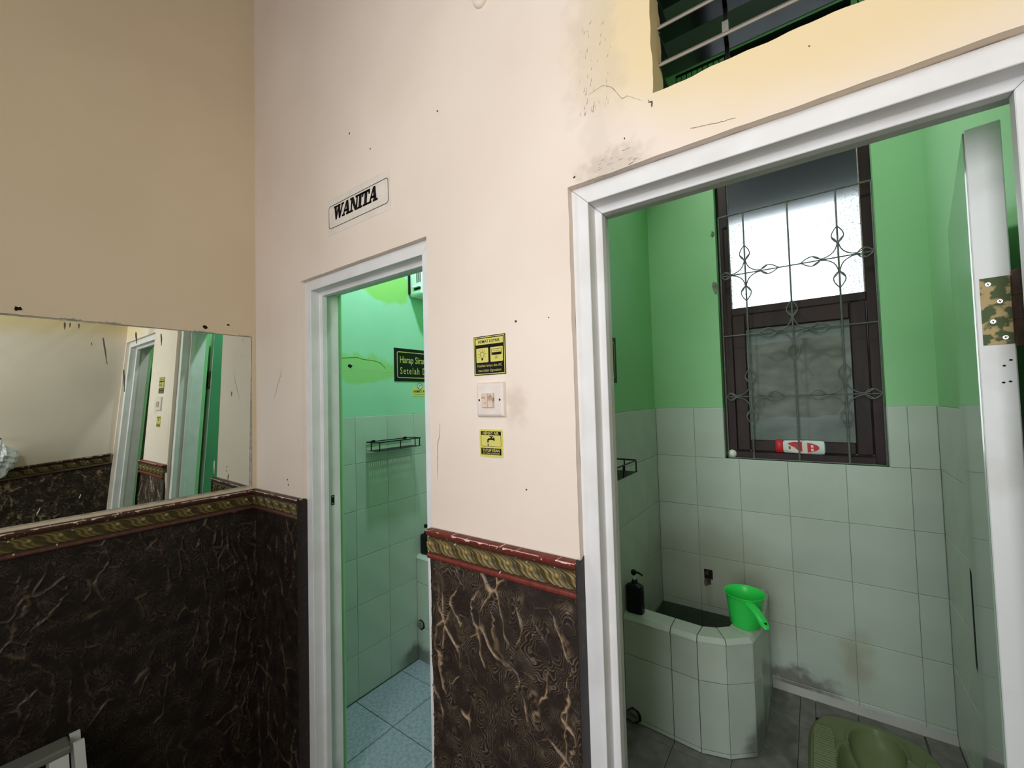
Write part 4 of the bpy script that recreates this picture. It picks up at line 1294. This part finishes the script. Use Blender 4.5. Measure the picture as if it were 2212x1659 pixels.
for k_, (pts, w_) in enumerate((([(1.25, 1.795), (1.33, 1.803), (1.37, 1.806), (1.40, 1.798), (1.47, 1.795), (1.515, 1.785), (1.54, 1.765), (1.55, 1.752)], 0.0022), ([(1.26, 1.728), (1.32, 1.735), (1.40, 1.742), (1.47, 1.738), (1.54, 1.732), (1.60, 1.735)], 0.0016))):
    Sheet((FL - T, 0, 0), **SIDE, w=1, h=1).stroke(q := MB(), pts, w_, 0.0006)
    q.build('crack', m_chip if k_ == 0 else m_scratch, wall_bl, fix=False)
rnd = random.Random(12)
q = MB()
Sheet((FL - T, 0, 0), **SIDE, w=1, h=1).poly(q, [(1.322 + 0.016 * math.cos(6.2832 * i / 9) * rnd.uniform(0.5, 1.2), 1.757 + 0.011 * math.sin(6.2832 * i / 9) * rnd.uniform(0.5, 1.2)) for i in range(9)], 0.0007)
q.build('hole', m_hole, wall_bl, fix=False)

# wall box with vent slots high in the left bathroom
un = thing('vent_unit', (FL - T, 1.86, 2.21), 'white plastic vent unit high on the green wall of the left bathroom', 'fan')
MB().box(FL - T, 1.737, 2.205, FL + 0.112, 2.06, 2.56).build('casing', m_unit, un, bevel=0.018, segs=3, smooth=True)
MB().box(FL - T, 1.731, 2.225, FL + 0.010, 2.066, 2.56).build('back_plate', m_blackmetal, un)
MB().box(FL + 0.045, 1.7345, 2.2395, FL + 0.100, 1.7385, 2.253).build('slot', m_hole, un)
MB().add([(FL + 0.030, 1.737, 2.268), (FL + 0.105, 1.737, 2.268), (FL + 0.098, 1.728, 2.258), (FL + 0.040, 1.728, 2.258), (FL + 0.030, 1.737, 2.252), (FL + 0.105, 1.737, 2.252)], [(0, 1, 2, 3), (3, 2, 5, 4), (0, 3, 4), (1, 5, 2)]).build('slot_hood', m_unit, un)
for i in range(5):
    a = FL + 0.066 + i * 0.008
    MB().box(a, 1.7355, 2.285, a + 0.003, 1.7382, 2.42).build('grille_slot', m_hole, un)

# ------------------------------------------------------------------ perforated shelves
def shelf(X, y0, y1, zp, label):
    t = thing('wall_shelf', (X, (y0 + y1) / 2, zp), label, 'shelf', 'black wire shelves on the tiled walls')
    d0, d1 = X + 0.004, X + 0.100
    us = np.linspace(y0, y1, 25); vs_ = np.linspace(d0, d1, 9)
    mb = MB()
    th = 0.0012
    # plate pierced with a grid of holes
    for i in range(24):
        for j in range(8):
            a0, a1, b0, b1 = us[i], us[i + 1], vs_[j], vs_[j + 1]
            ca, cb, r = (a0 + a1) / 2, (b0 + b1) / 2, min(a1 - a0, b1 - b0) * 0.30
            if i in (0, 23) or j in (0, 7):
                mb.box(b0, a0, zp - th, b1, a1, zp)
                continue
            o4 = [(a0, b0), (a1, b0), (a1, b1), (a0, b1)]
            ot = [(a0, b0), (ca, b0), (a1, b0), (a1, cb), (a1, b1), (ca, b1), (a0, b1), (a0, cb)]
            it = [(ca + r * math.cos(t), cb + r * math.sin(t)) for t in [math.radians(-135 + 45 * k) for k in range(8)]]
            V = [(b, a, zp) for a, b in ot] + [(b, a, zp) for a, b in it] + [(b, a, zp - th) for a, b in ot] + [(b, a, zp - th) for a, b in it]
            Fc = [(k, (k + 1) % 8, 8 + (k + 1) % 8, 8 + k) for k in range(8)] + [(16 + k, 24 + k, 24 + (k + 1) % 8, 16 + (k + 1) % 8) for k in range(8)] + [(8 + k, 8 + (k + 1) % 8, 24 + (k + 1) % 8, 24 + k) for k in range(8)]
            mb.add(V, Fc)
    mb.build('perforated_plate', m_blackmetal, t, fix=False)
    zr = zp + 0.047
    y = [y0 + 0.002, y1 - 0.002]
    path = [(X + 0.004, y[0], zr)] + [(d1 - 0.012, y[0], zr), (d1 - 0.004, y[0] + 0.003, zr), (d1, y[0] + 0.012, zr), (d1, y[1] - 0.012, zr), (d1 - 0.004, y[1] - 0.003, zr), (d1 - 0.012, y[1], zr), (X + 0.004, y[1], zr)]
    mb = MB().tube(path, 0.0032, 8)
    mb.build('rail', m_blackmetal, t, smooth=True)
    for (x, yy) in ((d1, y0 + 0.016), (d1, y1 - 0.016), (d1, (y0 + y1) / 2), (X + 0.045, y[0]), (X + 0.045, y[1])):
        MB().tube([(x, yy, zp - 0.001), (x, yy, zr)], 0.0030, 8).build('post', m_blackmetal, t, smooth=True)
    for yy in (y0 + 0.045, y1 - 0.045):
        MB().box(X + 0.0002, yy - 0.012, zr - 0.006, X + 0.006, yy + 0.012, zr + 0.006).tube([(X + 0.004, yy, zr + 0.004), (X + 0.010, yy, zr + 0.004)], 0.004, 8).build('hook_mount', m_blackmetal, t)
    MB().tube([(X + 0.006, y0 + 0.004, zr), (X + 0.006, y1 - 0.004, zr)], 0.0026, 8).build('rail', m_blackmetal, t, smooth=True)
    return t


shelf(FL, 1.408, 1.722, 1.293, 'black wire shelf on the tiles under the board in the left bathroom')
shelf(FR, 1.405, 1.720, 1.241, 'black perforated wire shelf on the tiles beside the right door jamb')

# ------------------------------------------------------------------ tiled water tubs
def tub(X, zfloor, label, tiles_vis=True):
    o = [(-0.705, 1.752), (-0.506, 1.744), (-0.405, 1.738), (-0.308, 1.768), (-0.229, 1.836), (-0.211, 1.930), (-0.214, 2.3255)]
    i_ = [(-0.705, 1.845), (-0.508, 1.833), (-0.402, 1.826), (-0.354, 1.846), (-0.313, 1.882), (-0.300, 1.950), (-0.300, 2.3255)]
    dx = X - FR
    o = [(a + dx, b) for a, b in o]; i_ = [(a + dx, b) for a, b in i_]
    t = thing('water_tub', ((o[0][0] + o[4][0]) / 2, 2.0, zfloor), label, 'tub', 'tiled water tubs')
    def inset(poly, d):
        out = []
        for k, (a, b) in enumerate(poly):
            p = poly[max(0, k - 1)]; r = poly[min(len(poly) - 1, k + 1)]
            tx, ty = r[0] - p[0], r[1] - p[1]
            l = math.hypot(tx, ty)
            out.append((a - ty / l * d, b + tx / l * d))
        out[0] = (poly[0][0], out[0][1]); out[-1] = (out[-1][0], poly[-1][1])
        return out
    oc = inset(o, 0.004)
    n = 7
    # masonry core: wall ring, floor
    mb = MB()
    zt, zb = 0.604, 0.24
    A = [(a, b, zfloor) for a, b in oc]; B = [(a, b, zt) for a, b in oc]; C_ = [(a, b, zt) for a, b in i_]; Dd = [(a, b, zb) for a, b in i_]
    V = A + B + C_ + Dd
    Fc = []
    for k in range(n - 1):
        Fc += [(k, k + 1, n + k + 1, n + k), (n + k, n + k + 1, 2 * n + k + 1, 2 * n + k), (2 * n + k, 2 * n + k + 1, 3 * n + k + 1, 3 * n + k)]
    V.append((FR + dx, 2.3255, zb)); q = len(V) - 1
    Fc.append(tuple([3 * n + k for k in range(n)] + [q]))
    mb.add(V, Fc).build('masonry', m_grout, t, fix=True)
    # inner lining
    mb = MB()
    V = [(a, b, zt) for a, b in inset(i_, 0.003)] + [(a, b, zb + 0.002) for a, b in inset(i_, 0.003)]
    mb.add(V, [(k, k + 1, n + k + 1, n + k) for k in range(n - 1)] + [tuple([n + k for k in range(n)] + [2 * n])] if False else [(k, k + 1, n + k + 1, n + k) for k in range(n - 1)])
    mb.build('lining', m_tile, t, fix=True)
    # front tiles
    zr = [0.599, 0.458, 0.2025, zfloor] if zfloor < 0.19 else [0.599, 0.458, 0.2025]
    if zfloor < 0.1:
        zr = [0.599, 0.458, 0.2025, 0.0]
    for k in range(n - 1):
        p, r = Vector(o[k]), Vector(o[k + 1])
        L = (r - p).length
        parts = [(0, 1)] if L < 0.25 else [(0, 0.5), (0.5, 1)]
        tdir = (r - p).normalized(); nd = Vector((tdir.y, -tdir.x))
        for (s0, s1) in parts:
            a, b = p + (r - p) * s0 + tdir * 0.0014, p + (r - p) * s1 - tdir * 0.0014
            for j in range(len(zr) - 1):
                z1, z0 = zr[j] - 0.0013, zr[j + 1] + 0.0013
                c = 0.0012
                bk = [(a.x, a.y, z0), (b.x, b.y, z0), (b.x, b.y, z1), (a.x, a.y, z1)]
                back = [(x - nd.x * 0.004, y - nd.y * 0.004, z) for x, y, z in bk]
                a2, b2 = a + tdir * c + nd * 0.0006, b - tdir * c + nd * 0.0006
                fr_ = [(a2.x, a2.y, z0 + c), (b2.x, b2.y, z0 + c), (b2.x, b2.y, z1 - c), (a2.x, a2.y, z1 - c)]
                MB().add(back + bk + fr_, [(i, (i + 1) % 4, 4 + (i + 1) % 4, 4 + i) for i in range(4)] + [(4 + i, 4 + (i + 1) % 4, 8 + (i + 1) % 4, 8 + i) for i in range(4)] + [(8, 9, 10, 11)]).build('tile', m_tile, t)
    # rim tiles with bevelled outer edge
    for k in range(n - 1):
        L = math.hypot(o[k + 1][0] - o[k][0], o[k + 1][1] - o[k][1])
        parts = [(0, 1)] if L < 0.25 else [(0, 0.5), (0.5, 1)]
        for (s0, s1) in parts:
            lerp = lambda A_, B_, s: Vector((A_[0] + (B_[0] - A_[0]) * s, A_[1] + (B_[1] - A_[1]) * s))
            oo = inset(o, -0.003)
            ob = inset(o, 0.010)
            e = 0.0018
            tdir = (Vector(o[k + 1]) - Vector(o[k])).normalized() * e
            q0, q1 = lerp(oo[k], oo[k + 1], s0) + tdir, lerp(oo[k], oo[k + 1], s1) - tdir
            m0, m1 = lerp(ob[k], ob[k + 1], s0) + tdir, lerp(ob[k], ob[k + 1], s1) - tdir
            j0, j1 = lerp(i_[k], i_[k + 1], s0) + tdir, lerp(i_[k], i_[k + 1], s1) - tdir
            V = [(q0.x, q0.y, 0.600), (q1.x, q1.y, 0.600), (q1.x, q1.y, 0.606), (q0.x, q0.y, 0.606), (m0.x, m0.y, 0.622), (m1.x, m1.y, 0.622), (j1.x, j1.y, 0.622), (j0.x, j0.y, 0.622), (j0.x, j0.y, 0.600), (j1.x, j1.y, 0.600)]
            MB().add(V, [(0, 1, 2, 3), (3, 2, 5, 4), (4, 5, 6, 7), (7, 6, 9, 8), (0, 8, 9, 1), (0, 3, 4, 7, 8), (1, 9, 6, 5, 2)]).build('rim_tile', m_tile, t)
    # drain plug low on the front
    px, pz = -0.672 + dx, 0.214
    pl = MB()
    k = 16
    for (r, y) in ((0.027, 1.7495), (0.027, 1.7415), (0.022, 1.738)):
        pass
    ringv = [(px + r * math.cos(6.2832 * i / k), y, pz + r * math.sin(6.2832 * i / k)) for r, y in ((0.024, 1.7495), (0.023, 1.738), (0.017, 1.733), (0.012, 1.736)) for i in range(k)]
    pl.add(ringv, [(a * k + i, a * k + (i + 1) % k, (a + 1) * k + (i + 1) % k, (a + 1) * k + i) for a in range(3) for i in range(k)] + [tuple(3 * k + i for i in range(k))])
    pl.build('drain_plug', m_drain, t, smooth=True)
    rnd = random.Random(9)
    pts = [(px + 0.004 + 0.030 * math.cos(6.2832 * i / 14) * rnd.uniform(0.9, 1.12), pz + 0.001 + 0.031 * math.sin(6.2832 * i / 14) * rnd.uniform(0.85, 1.1)) for i in range(14)]
    Sheet((0, 1.7475, 0), (1, 0, 0), (0, 0, 1), (0, -1, 0), 1, 1).slab(MB(), pts, 0.0015).build('broken_edge', m_hole, t)
    # the water
    wi = inset(i_, 0.0045)
    V = [(a, b, 0.450) for a, b in wi] + [(FR + dx + 0.001, 2.325, 0.450)]
    V[0] = (FR + dx + 0.001, V[0][1], 0.45)
    MB().add(V, [tuple(range(len(V)))]).build('water_surface', m_water, t, fix=False)
    return t


tub(FR, 0.186, 'tiled water tub with faceted front in the right bathroom, green dipper on its rim')
tub(FL, 0.001, 'tiled water tub in the left bathroom, a sliver seen past the door jamb')

# ------------------------------------------------------------------ things on the rims
def pump_bottle(cx, cy_, z, label):
    t = thing('soap_dispenser', (cx, cy_, z), label, 'bottle', 'black pump bottles on the tub rims')
    w, d = 0.036, 0.022
    body = MB()
    prof = [(0.0, 0.94), (0.004, 1.0), (0.045, 1.0), (0.050, 0.965), (0.055, 1.0), (0.106, 1.0), (0.114, 0.93), (0.120, 0.62), (0.124, 0.42)]
    n = 20
    V = []
    for zz, s in prof:
        for j in range(n):
            a = 6.2832 * j / n
            ca, sa_ = math.cos(a), math.sin(a)
            e = 0.42
            V.append((cx + w * s * math.copysign(abs(ca) ** e, ca), cy_ + d * s * math.copysign(abs(sa_) ** e, sa_), z + zz))
    body.add(V, [(i * n + j, i * n + (j + 1) % n, (i + 1) * n + (j + 1) % n, (i + 1) * n + j) for i in range(len(prof) - 1) for j in range(n)] + [tuple(range(n)), tuple(range((len(prof) - 1) * n, len(prof) * n))])
    body.build('body', m_black, t, smooth=True)
    MB().lathe([(0.013, 0.122), (0.013, 0.134), (0.011, 0.137)], (cx, cy_, z), 16).build('collar', m_black, t, smooth=True)
    MB().lathe([(0.0048, 0.136), (0.0048, 0.158)], (cx, cy_, z), 12).build('stem', m_bottlewhite, t, smooth=True)
    hd = MB().lathe([(0.006, 0.155), (0.011, 0.162), (0.012, 0.170), (0.009, 0.177), (0.003, 0.179)], (cx - 0.003, cy_, z), 14)
    hd.tube([(cx, cy_, z + 0.170), (cx + 0.018, cy_ - 0.001, z + 0.170), (cx + 0.030, cy_ - 0.002, z + 0.166), (cx + 0.037, cy_ - 0.003, z + 0.160)], [0.006, 0.005, 0.0042, 0.0036], 10)
    hd.build('pump_head', m_black, t, smooth=True)
    MB().lathe([(0.0026, 0.1555), (0.0026, 0.160)], (cx + 0.0375, cy_ - 0.003, z), 8).build('nozzle_tip', m_bottlewhite, t)
    return t


pump_bottle(-0.664, 1.797, 0.622, 'black pump soap bottle on the rim of the right tub, left corner')
pump_bottle(-1.970, 1.797, 0.622, 'black pump soap bottle on the rim of the left bathroom tub')

dp = thing('water_dipper', (-0.262, 1.940, 0.622), 'bright green plastic water dipper standing on the tub rim', 'dipper')
c = (-0.262, 1.940, 0.622)
MB().lathe([(0.053, 0.0), (0.056, 0.003), (0.060, 0.045), (0.065, 0.090), (0.069, 0.112), (0.0735, 0.121), (0.0755, 0.124), (0.074, 0.1255), (0.072, 0.124), (0.067, 0.113), (0.063, 0.090), (0.058, 0.045), (0.054, 0.006), (0.0, 0.005)], c, 40, cap1=False).build('cup', m_dipper, dp, smooth=True)
p0, p1 = Vector((-0.238, 1.880, 0.732)), Vector((-0.172, 1.792, 0.690))
hp = [p0 + (p1 - p0) * t + Vector((0, 0, 0.010 * math.sin(math.pi * t))) for t in [i / 10 for i in range(11)]]
MB().tube(hp, [0.020, 0.0195, 0.019, 0.0182, 0.0176, 0.0172, 0.0172, 0.0175, 0.0175, 0.0155, 0.008], 12, flat=0.5).build('handle', m_dipper, dp, smooth=True)
hm = p0 + (p1 - p0) * 0.84
tt = (p1 - p0).normalized()
uu = tt.cross(Vector((0, 0, 1))).normalized()
ww = uu.cross(tt)
k = 12
MB().add([hm + uu * 0.0055 * math.cos(6.2832 * i / k) + tt * 0.0085 * math.sin(6.2832 * i / k) + ww * 0.0125 for i in range(k)], [tuple(range(k))]).build('hanging_hole', m_hole, dp, fix=False)

# broken wall tap
tp = thing('wall_tap', (-0.47, BY, 0.60), 'corroded old tap stub in a dark square hole above the right tub', 'tap')
MB().box(-0.492, BY - 0.0015, 0.615, -0.452, BY - 0.0002, 0.662).build('wall_hole', m_hole, tp)
tb = MB().tube([(-0.474, BY - 0.001, 0.650), (-0.474, BY - 0.022, 0.650)], 0.008, 10)
tb.build('pipe_stub', m_tapmetal, tp, smooth=True)
MB().tube([(-0.480, BY - 0.012, 0.612), (-0.480, BY - 0.030, 0.606), (-0.478, BY - 0.034, 0.592)], [0.009, 0.008, 0.007], 10).box(-0.470, BY - 0.026, 0.596, -0.460, BY - 0.012, 0.618).build('spout', m_tapmetal, tp, smooth=True)

# things on the window ledge
MB().lathe([(0.0205 * math.sin(math.pi * i / 12) + 0.00001, 0.0205 - 0.0205 * math.cos(math.pi * i / 12)) for i in range(13)], (-0.3415, 2.3525, 1.2312), 24).build('white_ball', m_ball, None, loc=(-0.3415, 2.3525, 1.2312), smooth=True, label='small round white ball at the left end of the window ledge', category='ball')
sb = thing('shampoo_bottle', (-0.06, 2.372, 1.2645), 'white bottle with red cap and oval label lying on the window ledge', 'bottle')
n = 24
pr = [(-0.126, 0.024), (-0.120, 0.029), (-0.05, 0.0315), (0.020, 0.0315), (0.030, 0.029), (0.034, 0.020)]
V = []
cz, cyy = 1.2645 + 0.0315, 2.3645
for x, r in pr:
    for j in range(n):
        a = 6.2832 * j / n
        ca, sa_ = math.cos(a), math.sin(a)
        V.append((x, cyy + 0.0155 * (r / 0.0315) * math.copysign(abs(ca) ** 0.7, ca), cz + r * math.copysign(abs(sa_) ** 0.7, sa_)))
MB().add(V, [(i * n + j, i * n + (j + 1) % n, (i + 1) * n + (j + 1) % n, (i + 1) * n + j) for i in range(len(pr) - 1) for j in range(n)] + [tuple(range(n)), tuple(range((len(pr) - 1) * n, len(pr) * n))]).build('body', m_bottlewhite, sb, smooth=True)
pr = [(-0.156, 0.027), (-0.152, 0.0305), (-0.128, 0.030), (-0.1265, 0.028)]
V = []
for x, r in pr:
    for j in range(n):
        a = 6.2832 * j / n
        ca, sa_ = math.cos(a), math.sin(a)
        V.append((x, cyy + 0.0145 * (r / 0.0305) * math.copysign(abs(ca) ** 0.7, ca), cz + r * math.copysign(abs(sa_) ** 0.7, sa_)))
MB().add(V, [(i * n + j, i * n + (j + 1) % n, (i + 1) * n + (j + 1) % n, (i + 1) * n + j) for i in range(len(pr) - 1) for j in range(n)] + [tuple(range(n)), tuple(range((len(pr) - 1) * n, len(pr) * n))]).build('cap', m_red, sb, smooth=True)
sh = Sheet((0, cyy - 0.0158, cz), (1, 0, 0), (0, 0, 1), (0, -1, 0), 1, 1)
oval = lambda cx, rx, rz, k=28: [(cx + rx * math.cos(6.2832 * i / k), rz * math.sin(6.2832 * i / k)) for i in range(k)]
q = MB(); sh.poly(q, oval(-0.052, 0.068, 0.0265), 0.0004); q.build('label_ground', m_paper, sb, fix=False)
q = MB()
sh.poly(q, [(-0.108, 0.018), (-0.085, 0.0245), (-0.052, 0.0255), (-0.052, -0.020), (-0.068, -0.014), (-0.082, 0.000), (-0.098, 0.008)], 0.0008)
ov = [(x, z) for x, z in oval(-0.052, 0.064, 0.0235, 40) if x > -0.040]
sh.poly(q, ov, 0.0008)
q.build('label_print', m_red, sb, fix=False)
q = MB()
for (a, w, k) in ((-0.046, 0.010, 3), (-0.014, 0.009, 2)):
    for i in range(k):
        z = -0.016 + i * (0.033 / k)
        sh.rect(q, a - w / 2, z, a + w / 2, z + 0.024 / k, 0.0011)
q.build('label_panels', m_paper, sb, fix=False)
q = MB(); sh.rect(q, -0.104, -0.010, -0.096, 0.004, 0.0008); q.build('label_mark', m_drain, sb, fix=False)

# ------------------------------------------------------------------ squat toilet
sq = thing('squat_toilet', (0.13, 1.98, 0.185), 'olive green ceramic squat toilet set in the grey floor of right bathroom', 'toilet')
nx, ny = 78, 112
X0, X1, Y0, Y1 = -0.075, 0.335, 1.690, 2.235
xs, ys = np.linspace(X0, X1, nx), np.linspace(Y0, Y1, ny)
Xg, Yg = np.meshgrid(xs, ys, indexing='ij')
cx, cyc = 0.142, 1.925
e1 = np.hypot((Xg - cx) / 0.128, (Yg - cyc) / 0.278)
bowl = np.clip(1 - e1 ** 2, 0, 1) ** 0.6
zz = 0.203 - 0.080 * bowl + 0.007 * np.exp(-((e1 - 1.04) / 0.09) ** 2)
ed = np.minimum(np.minimum(Xg - X0, X1 - Xg), np.minimum(Yg - Y0, Y1 - Yg))
zz -= 0.018 * np.clip(1 - ed / 0.012, 0, 1) ** 2
# rounded plan: pull corners in
V = []
for i in range(nx):
    for j in range(ny):
        a, b = (Xg[i, j] - (X0 + X1) / 2) / ((X1 - X0) / 2), (Yg[i, j] - (Y0 + Y1) / 2) / ((Y1 - Y0) / 2)
        f = 1.0 / max(1e-6, (abs(a) ** 3.4 + abs(b) ** 3.4) ** (1 / 3.4)) * max(abs(a), abs(b)) if (abs(a) + abs(b)) > 0 else 1
        V.append(((X0 + X1) / 2 + a * f * (X1 - X0) / 2, (Y0 + Y1) / 2 + b * f * (Y1 - Y0) / 2, zz[i, j]))
MB().add(V, [(i * ny + j, (i + 1) * ny + j, (i + 1) * ny + j + 1, i * ny + j + 1) for i in range(nx - 1) for j in range(ny - 1)]).build('pan', m_squat, sq, smooth=True, fix=False)
for (a0, a1) in ((-0.060, 0.012), (0.262, 0.322)):
    mb = MB()
    n = 110
    ys_ = [1.800 + (2.118 - 1.800) * i / n for i in range(n + 1)]
    hh = [0.2085 + 0.0032 * (0.5 - 0.5 * math.cos(2 * math.pi * (y - 1.8) / 0.0132)) for y in ys_]
    tp_ = lambda y: 0.010 * min(1, max(0, (y - 2.07) / 0.045))
    V = []
    for x in (a0, a0 + 0.003, a1 - 0.003, a1):
        for y, h in zip(ys_, hh):
            xx = x + (tp_(y) if x < (a0 + a1) / 2 else -tp_(y))
            V.append((xx, y, 0.200 if x in (a0, a1) else h))
    m = n + 1
    mb.add(V, [(r * m + i, (r + 1) * m + i, (r + 1) * m + i + 1, r * m + i + 1) for r in range(3) for i in range(n)] + [(0, m, 2 * m, 3 * m), (n, m + n, 2 * m + n, 3 * m + n)])
    mb.build('foot_rest', m_squat, sq, fix=True)

# ------------------------------------------------------------------ white stool under the mirror, bag by the right wall
so = thing('plastic_stool', (-1.88, 0.12, -0.16), 'narrow white plastic stool with splayed slatted legs under the mirror', 'stool')
MB().box(-1.918, -0.10, 0.534, -1.848, 0.264, 0.556).build('seat', m_stooltop, so, bevel=0.005, segs=2)
for (y0, y1, dy, zt) in ((0.2675, 0.291, 0.045, 0.557), (0.218, 0.258, 0.030, 0.534), (-0.03, 0.008, -0.02, 0.534), (-0.099, -0.070, -0.035, 0.534), (0.10, 0.14, 0.0, 0.534)):
    for (xf, dxx) in ((-1.848, 0.03), (-1.908, -0.03)):
        zb = -0.16
        V = [(xf, y0, zt), (xf, y1, zt), (xf - 0.009, y1, zt), (xf - 0.009, y0, zt), (xf + dxx, y0 + dy, zb), (xf + dxx, y1 + dy, zb), (xf + dxx - 0.009, y1 + dy, zb), (xf + dxx - 0.009, y0 + dy, zb)]
        MB().add(V, [(0, 1, 2, 3), (4, 5, 6, 7), (0, 1, 5, 4), (1, 2, 6, 5), (2, 3, 7, 6), (3, 0, 4, 7)]).build('leg', m_stool, so)

bg = thing('plastic_bag', (0.27, 0.28, 1.16), 'crumpled white plastic bag hung on the right wall, seen in the mirror', 'bag')
bm = bmesh.new()
bmesh.ops.create_icosphere(bm, subdivisions=5, radius=1.0)
rnd = np.random.RandomState(3)
for v in bm.verts:
    p = v.co.normalized()
    f = 1 + 0.10 * math.sin(7 * p.x + 3 * p.z) + 0.08 * math.sin(11 * p.y - 5 * p.z) + 0.05 * math.sin(23 * p.z + 9 * p.x) + 0.04 * math.sin(31 * p.y + 17 * p.x)
    tz = p.z * 0.105 * f
    k = 1.0 if p.z < 0.2 else max(0.18, 1.0 - (p.z - 0.2) * 1.05)
    v.co = Vector((min(0.328, 0.268 + p.x * 0.058 * f * k), 0.285 + p.y * 0.085 * f * k, 1.265 + tz))
me = bpy.data.meshes.new('sack'); bm.to_mesh(me); bm.free()
me.materials.append(m_bag)
for v in me.vertices:
    v.co -= Vector((0.27, 0.28, 1.16))
link('sack', me, bg, (0.27, 0.28, 1.16), smooth=True)
MB().tube([(0.268, 0.285, 1.355), (0.29, 0.280, 1.385), (0.318, 0.283, 1.40), (0.31, 0.292, 1.385), (0.272, 0.290, 1.355)], 0.004, 8).build('handle', m_bag, bg, smooth=True)
MB().tube([(0.3299, 0.285, 1.398), (0.318, 0.285, 1.396), (0.309, 0.285, 1.392), (0.305, 0.285, 1.402)], 0.0028, 8).build('wall_hook', m_rust, None, loc=(0.3299, 0.285, 1.392), smooth=True, label='small rusty hook on the right wall holding the white bag', category='hook')
